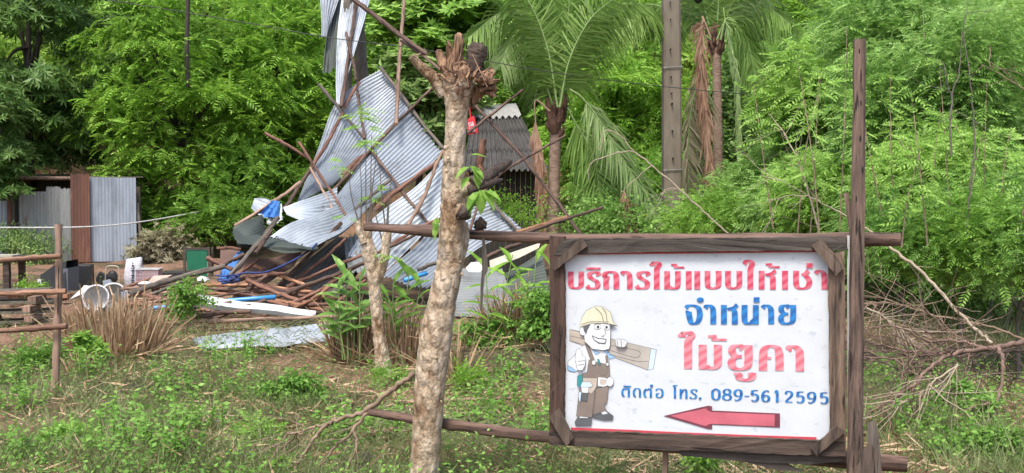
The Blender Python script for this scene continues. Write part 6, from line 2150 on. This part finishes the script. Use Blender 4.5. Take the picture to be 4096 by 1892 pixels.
# sticks and billets lying in the foreground grass
for lb, pts, w0, mt in (
        ('upper cut billet lying in the grass left of the fence post foot', [(30, 1044, 7.9), (135, 1030, 7.95)], 14, 'pole_pale'),
        ('lower short cut billet lying in the grass by the fence post foot', [(100, 1046, 7.85), (142, 1042, 7.9)], 13, 'pole_pale'),
        ('pale stick lying in the grass right of the cut trunk', [(990, 1012, 8.25), (1140, 1002, 8.3), (1285, 990, 8.4)], 10, 'pole_pale'),
        ('pale debarked log piece behind the cut trunk foot', [(910, 1090, 7.1), (1000, 1062, 7.25)], 18, 'pole_pale'),
        ('orange log chunk under the forked dead branch', [(780, 1145, 6.5), (850, 1125, 6.6)], 20, 'orange_wood'),
        ('thin stick on the ground at the lower edge left of the dead branch', [(548, 1162, 6.3), (640, 1188, 6.2)], 6, 'pole_pale'),
        ('thin reddish stick in the grass left of the sign foot', [(1160, 1116, 6.9), (1270, 1098, 7.0)], 5, 'pole_red'),
        ('small pale log lying behind the stake under the sign', [(1690, 1172, 6.4), (1830, 1160, 6.5)], 15, 'pole_brown')):
    w3 = [P(*p) for p in pts]
    r = w0 * .5 * pts[0][2] / PX
    for p in w3: p.z = r * .9
    pole('stick', lb, 'stick', w3, r, r * .85, M[mt], None, .2)
mb = MB()
limb(mb, [(925, 1195), (920, 1165), (905, 1150)], [48, 52, 40], dd=6.2, jit=.2, n=12, seed=31)
tag(mb.build('tree_stump', M['char']), 'dark rotten stump at the lower edge left of the cut trunk', 'stump')

# ------------------------------------------------------------------ ground cover
def fieldn(x, y, s, seed):
    r = np.random.RandomState(seed)
    o = np.zeros_like(x)
    for k in range(5):
        a, b = r.normal(size=2) * s * (1.5 ** k)
        o += np.sin(x * a + y * b + r.uniform(0, 6)) / (1.25 ** k)
    return o


def scatter(n, seed, v0=640, v1=1330, power=1.0, u0=-200, u1=2780):
    rs = np.random.RandomState(seed)
    v = v0 + (v1 - v0) * rs.uniform(0, 1, n) ** power
    y = 1.6 / np.tan(PITCH + np.arctan((v - CY) / PX))
    x = (rs.uniform(u0, u1, n) - CX) / PX * y
    return rs, x, y, v


hz = np.vectorize(hill)
# blades of grass
rs, x, y, v = scatter(110000, 1, 690)
f = fieldn(x, y, .9, 3)
bare = np.maximum(np.exp(-((x + 1.95) / .8) ** 2 - ((y - 10.1) / .55) ** 2), np.exp(-((x + 1.35) / .55) ** 2 - ((y - 9.2) / .5) ** 2))
for cx_, cy_, s_ in ((-2.6, 10.6, .6), (-2.1, 8.0, .45), (-.1, 7.6, .5), (-.9, 8.5, .5), (-3.0, 9.0, .4), (-1.7, 6.9, .4), (-3.4, 7.4, .35)):
    bare = np.maximum(bare, .85 * np.exp(-((x - cx_) / s_) ** 2 - ((y - cy_) / s_) ** 2))
dry = (x > .6) & (x < 2.4) & (y < 6.9)
yard = (y > 12.5) & (x < 2.5)
keep = (f + rs.normal(scale=.8, size=len(x)) > .0) & (rs.uniform(size=len(x)) > bare * 1.1) & ~(yard & (rs.uniform(size=len(x)) < .72)) & ~(dry & (rs.uniform(size=len(x)) < .7))
x, y = x[keep], y[keep]
n = len(x)
base = np.stack([x, y, hz(x, y)], -1)
h = rs.uniform(.05, .24, n) * (1 + .5 * (x > 2.6))
dv = nrm(np.stack([rs.normal(scale=.75, size=n), rs.normal(scale=.75, size=n), np.ones(n)], -1))
side = nrm(np.cross(dv, rs.normal(size=(n, 3))))
tag(quadmesh('grass', leafq(base, dv, side, h, rs.uniform(.003, .0085, n)), M['grass']), kind='stuff')
# small leaved weeds
rs, x, y, v = scatter(6500, 2, 700)
f = fieldn(x, y, 1.1, 9)
bare = np.maximum(np.exp(-((x + 1.95) / .8) ** 2 - ((y - 10.1) / .6) ** 2), np.exp(-((x + 1.35) / .6) ** 2 - ((y - 9.2) / .6) ** 2))
for cx_, cy_, s_ in ((-2.6, 10.6, .6), (-2.1, 8.0, .45), (-.1, 7.6, .5), (-.9, 8.5, .5), (-3.0, 9.0, .4), (-1.7, 6.9, .4), (-3.4, 7.4, .35)):
    bare = np.maximum(bare, .85 * np.exp(-((x - cx_) / s_) ** 2 - ((y - cy_) / s_) ** 2))
dry = (x > .6) & (x < 2.4) & (y < 6.9)
keep = (f + rs.normal(scale=.9, size=len(x)) > 1.25) & (rs.uniform(size=len(x)) > bare * 1.2) & ~((y > 12.5) & (x < 2.5) & (rs.uniform(size=len(x)) < .6)) & ~(dry & (rs.uniform(size=len(x)) < .75))
x, y = x[keep], y[keep]
n = len(x)
K = 16
xx = np.repeat(x, K) + rs.normal(scale=.085, size=n * K)
yy = np.repeat(y, K) + rs.normal(scale=.085, size=n * K)
zz = hz(xx, yy) + np.abs(rs.normal(scale=.06, size=n * K)) * np.repeat(rs.uniform(.3, 1, n) ** 2 * 3, K) + .01
dv = nrm(np.stack([rs.normal(size=n * K), rs.normal(size=n * K), rs.normal(scale=.4, size=n * K)], -1))
side = nrm(np.cross(dv, np.stack([rs.normal(scale=.5, size=n * K), rs.normal(scale=.5, size=n * K) - .3, np.ones(n * K)], -1)))
tag(quadmesh('weeds', leafq(np.stack([xx, yy, zz], -1), dv, side, rs.uniform(.015, .042, n * K), rs.uniform(.009, .026, n * K)), M['weed']), kind='stuff')
# taller weed patches
pt = [(100, 935, 60), (220, 965, 45), (460, 1000, 70), (600, 995, 50), (730, 1000, 70), (950, 1090, 60), (1200, 1060, 70), (1290, 965, 70), (1340, 1110, 60), (60, 1050, 70), (350, 1080, 90), (500, 1110, 70), (850, 1110, 60),
      (300, 1160, 80), (100, 1170, 90), (440, 1170, 70), (640, 900, 50), (560, 925, 60), (2260, 1000, 70), (2330, 1120, 90), (2450, 1090, 80), (2540, 1000, 80), (2520, 1170, 90), (2400, 1170, 70), (1270, 1020, 60), (1180, 860, 60), (1330, 870, 50), (20, 980, 60)]
rs = np.random.RandomState(21)
bb, dd_, ss_, ll_, st = [], [], [], [], []
for u, v, ru in pt:
    c = G(u, v)
    k = c.y / PX * ru
    for i in range(27):
        a, r = rs.uniform(0, 6.28), math.sqrt(rs.uniform())
        p = np.array([c.x + math.cos(a) * r * k, c.y + math.sin(a) * r * k * 1.3, 0.])
        p[2] = hill(p[0], p[1])
        h = rs.uniform(.06, .30)
        top = p + np.array([rs.normal() * .06, rs.normal() * .06, h])
        st.append([p - [.003, 0, 0], p + [.003, 0, 0], top + [.0015, 0, 0], top - [.0015, 0, 0]])
        m_ = rs.randint(7, 14)
        for j in range(m_):
            f = rs.uniform(.3, 1.05)
            e = rs.uniform(0, 6.28)
            bb.append(p + (top - p) * f)
            dd_.append([math.cos(e), math.sin(e), rs.uniform(-.5, .5)])
            ll_.append(rs.uniform(.02, .055))
bb, dd_, ll_ = np.array(bb), nrm(np.array(dd_)), np.array(ll_)
side = nrm(np.cross(dd_, rs.normal(scale=.4, size=dd_.shape) + np.array([0, -.4, 1.])))
tag(quadmesh('tall_weeds', np.concatenate([leafq(bb, dd_, side, ll_, ll_ * .55), np.array(st)]), M['weed']), kind='stuff')
# creeping stems
rs, x, y, v = scatter(3000, 3, 790)
q = []
for i in range(len(x)):
    a = rs.uniform(0, 6.28)
    p = np.array([x[i], y[i], 0.])
    for k in range(6):
        a += rs.normal(scale=.5)
        p2 = p + np.array([math.cos(a), math.sin(a), 0]) * .06
        z0, z1 = .02 + .09 * math.sin(math.pi * k / 6) * rs.uniform(.4, 1.2), .02 + .09 * math.sin(math.pi * (k + 1) / 6)
        A_, B_ = p + [0, 0, z0], p2 + [0, 0, z1]
        wv = np.array([0, 0, .0034])
        q.append([A_ - wv, B_ - wv, B_ + wv, A_ + wv])
        p = p2
tag(quadmesh('creepers', np.array(q), M['grass']), kind='stuff')
# dry litter: straw and leaf scraps
rs, x, y, v = scatter(30000, 4, 690)
near = np.zeros(len(x))
for cx_, cy_, s in ((-3.7, 10.2, 1.1), (-1.2, 10.3, .8), (.1, 11.2, .9), (1.6, 6.5, 1.1), (-.4, 8.9, .8), (3.3, 8.2, 1.2), (-2.6, 12.5, 2.2), (-4.6, 14.5, 1.8), (-2.2, 8.2, .8), (-3.0, 9.3, .9), (-1.5, 7.2, .6), (-.9, 8.2, .7)):
    near = np.maximum(near, np.exp(-((x - cx_) / s) ** 2 - ((y - cy_) / (s * .7)) ** 2))
keep = rs.uniform(size=len(x)) < .28 + near * .8
x, y = x[keep], y[keep]
n = len(x)
a = rs.uniform(0, 6.28, n)
dv = nrm(np.stack([np.cos(a), np.sin(a), rs.normal(scale=.22, size=n)], -1))
side = nrm(np.cross(dv, np.stack([rs.normal(scale=.6, size=n), rs.normal(scale=.6, size=n), np.ones(n)], -1)))
base = np.stack([x, y, hz(x, y) + rs.uniform(.008, .05, n)], -1)
tag(quadmesh('dry_litter', leafq(base, dv, side, rs.uniform(.05, .28, n), rs.uniform(.006, .02, n)), M['straw']), kind='stuff')
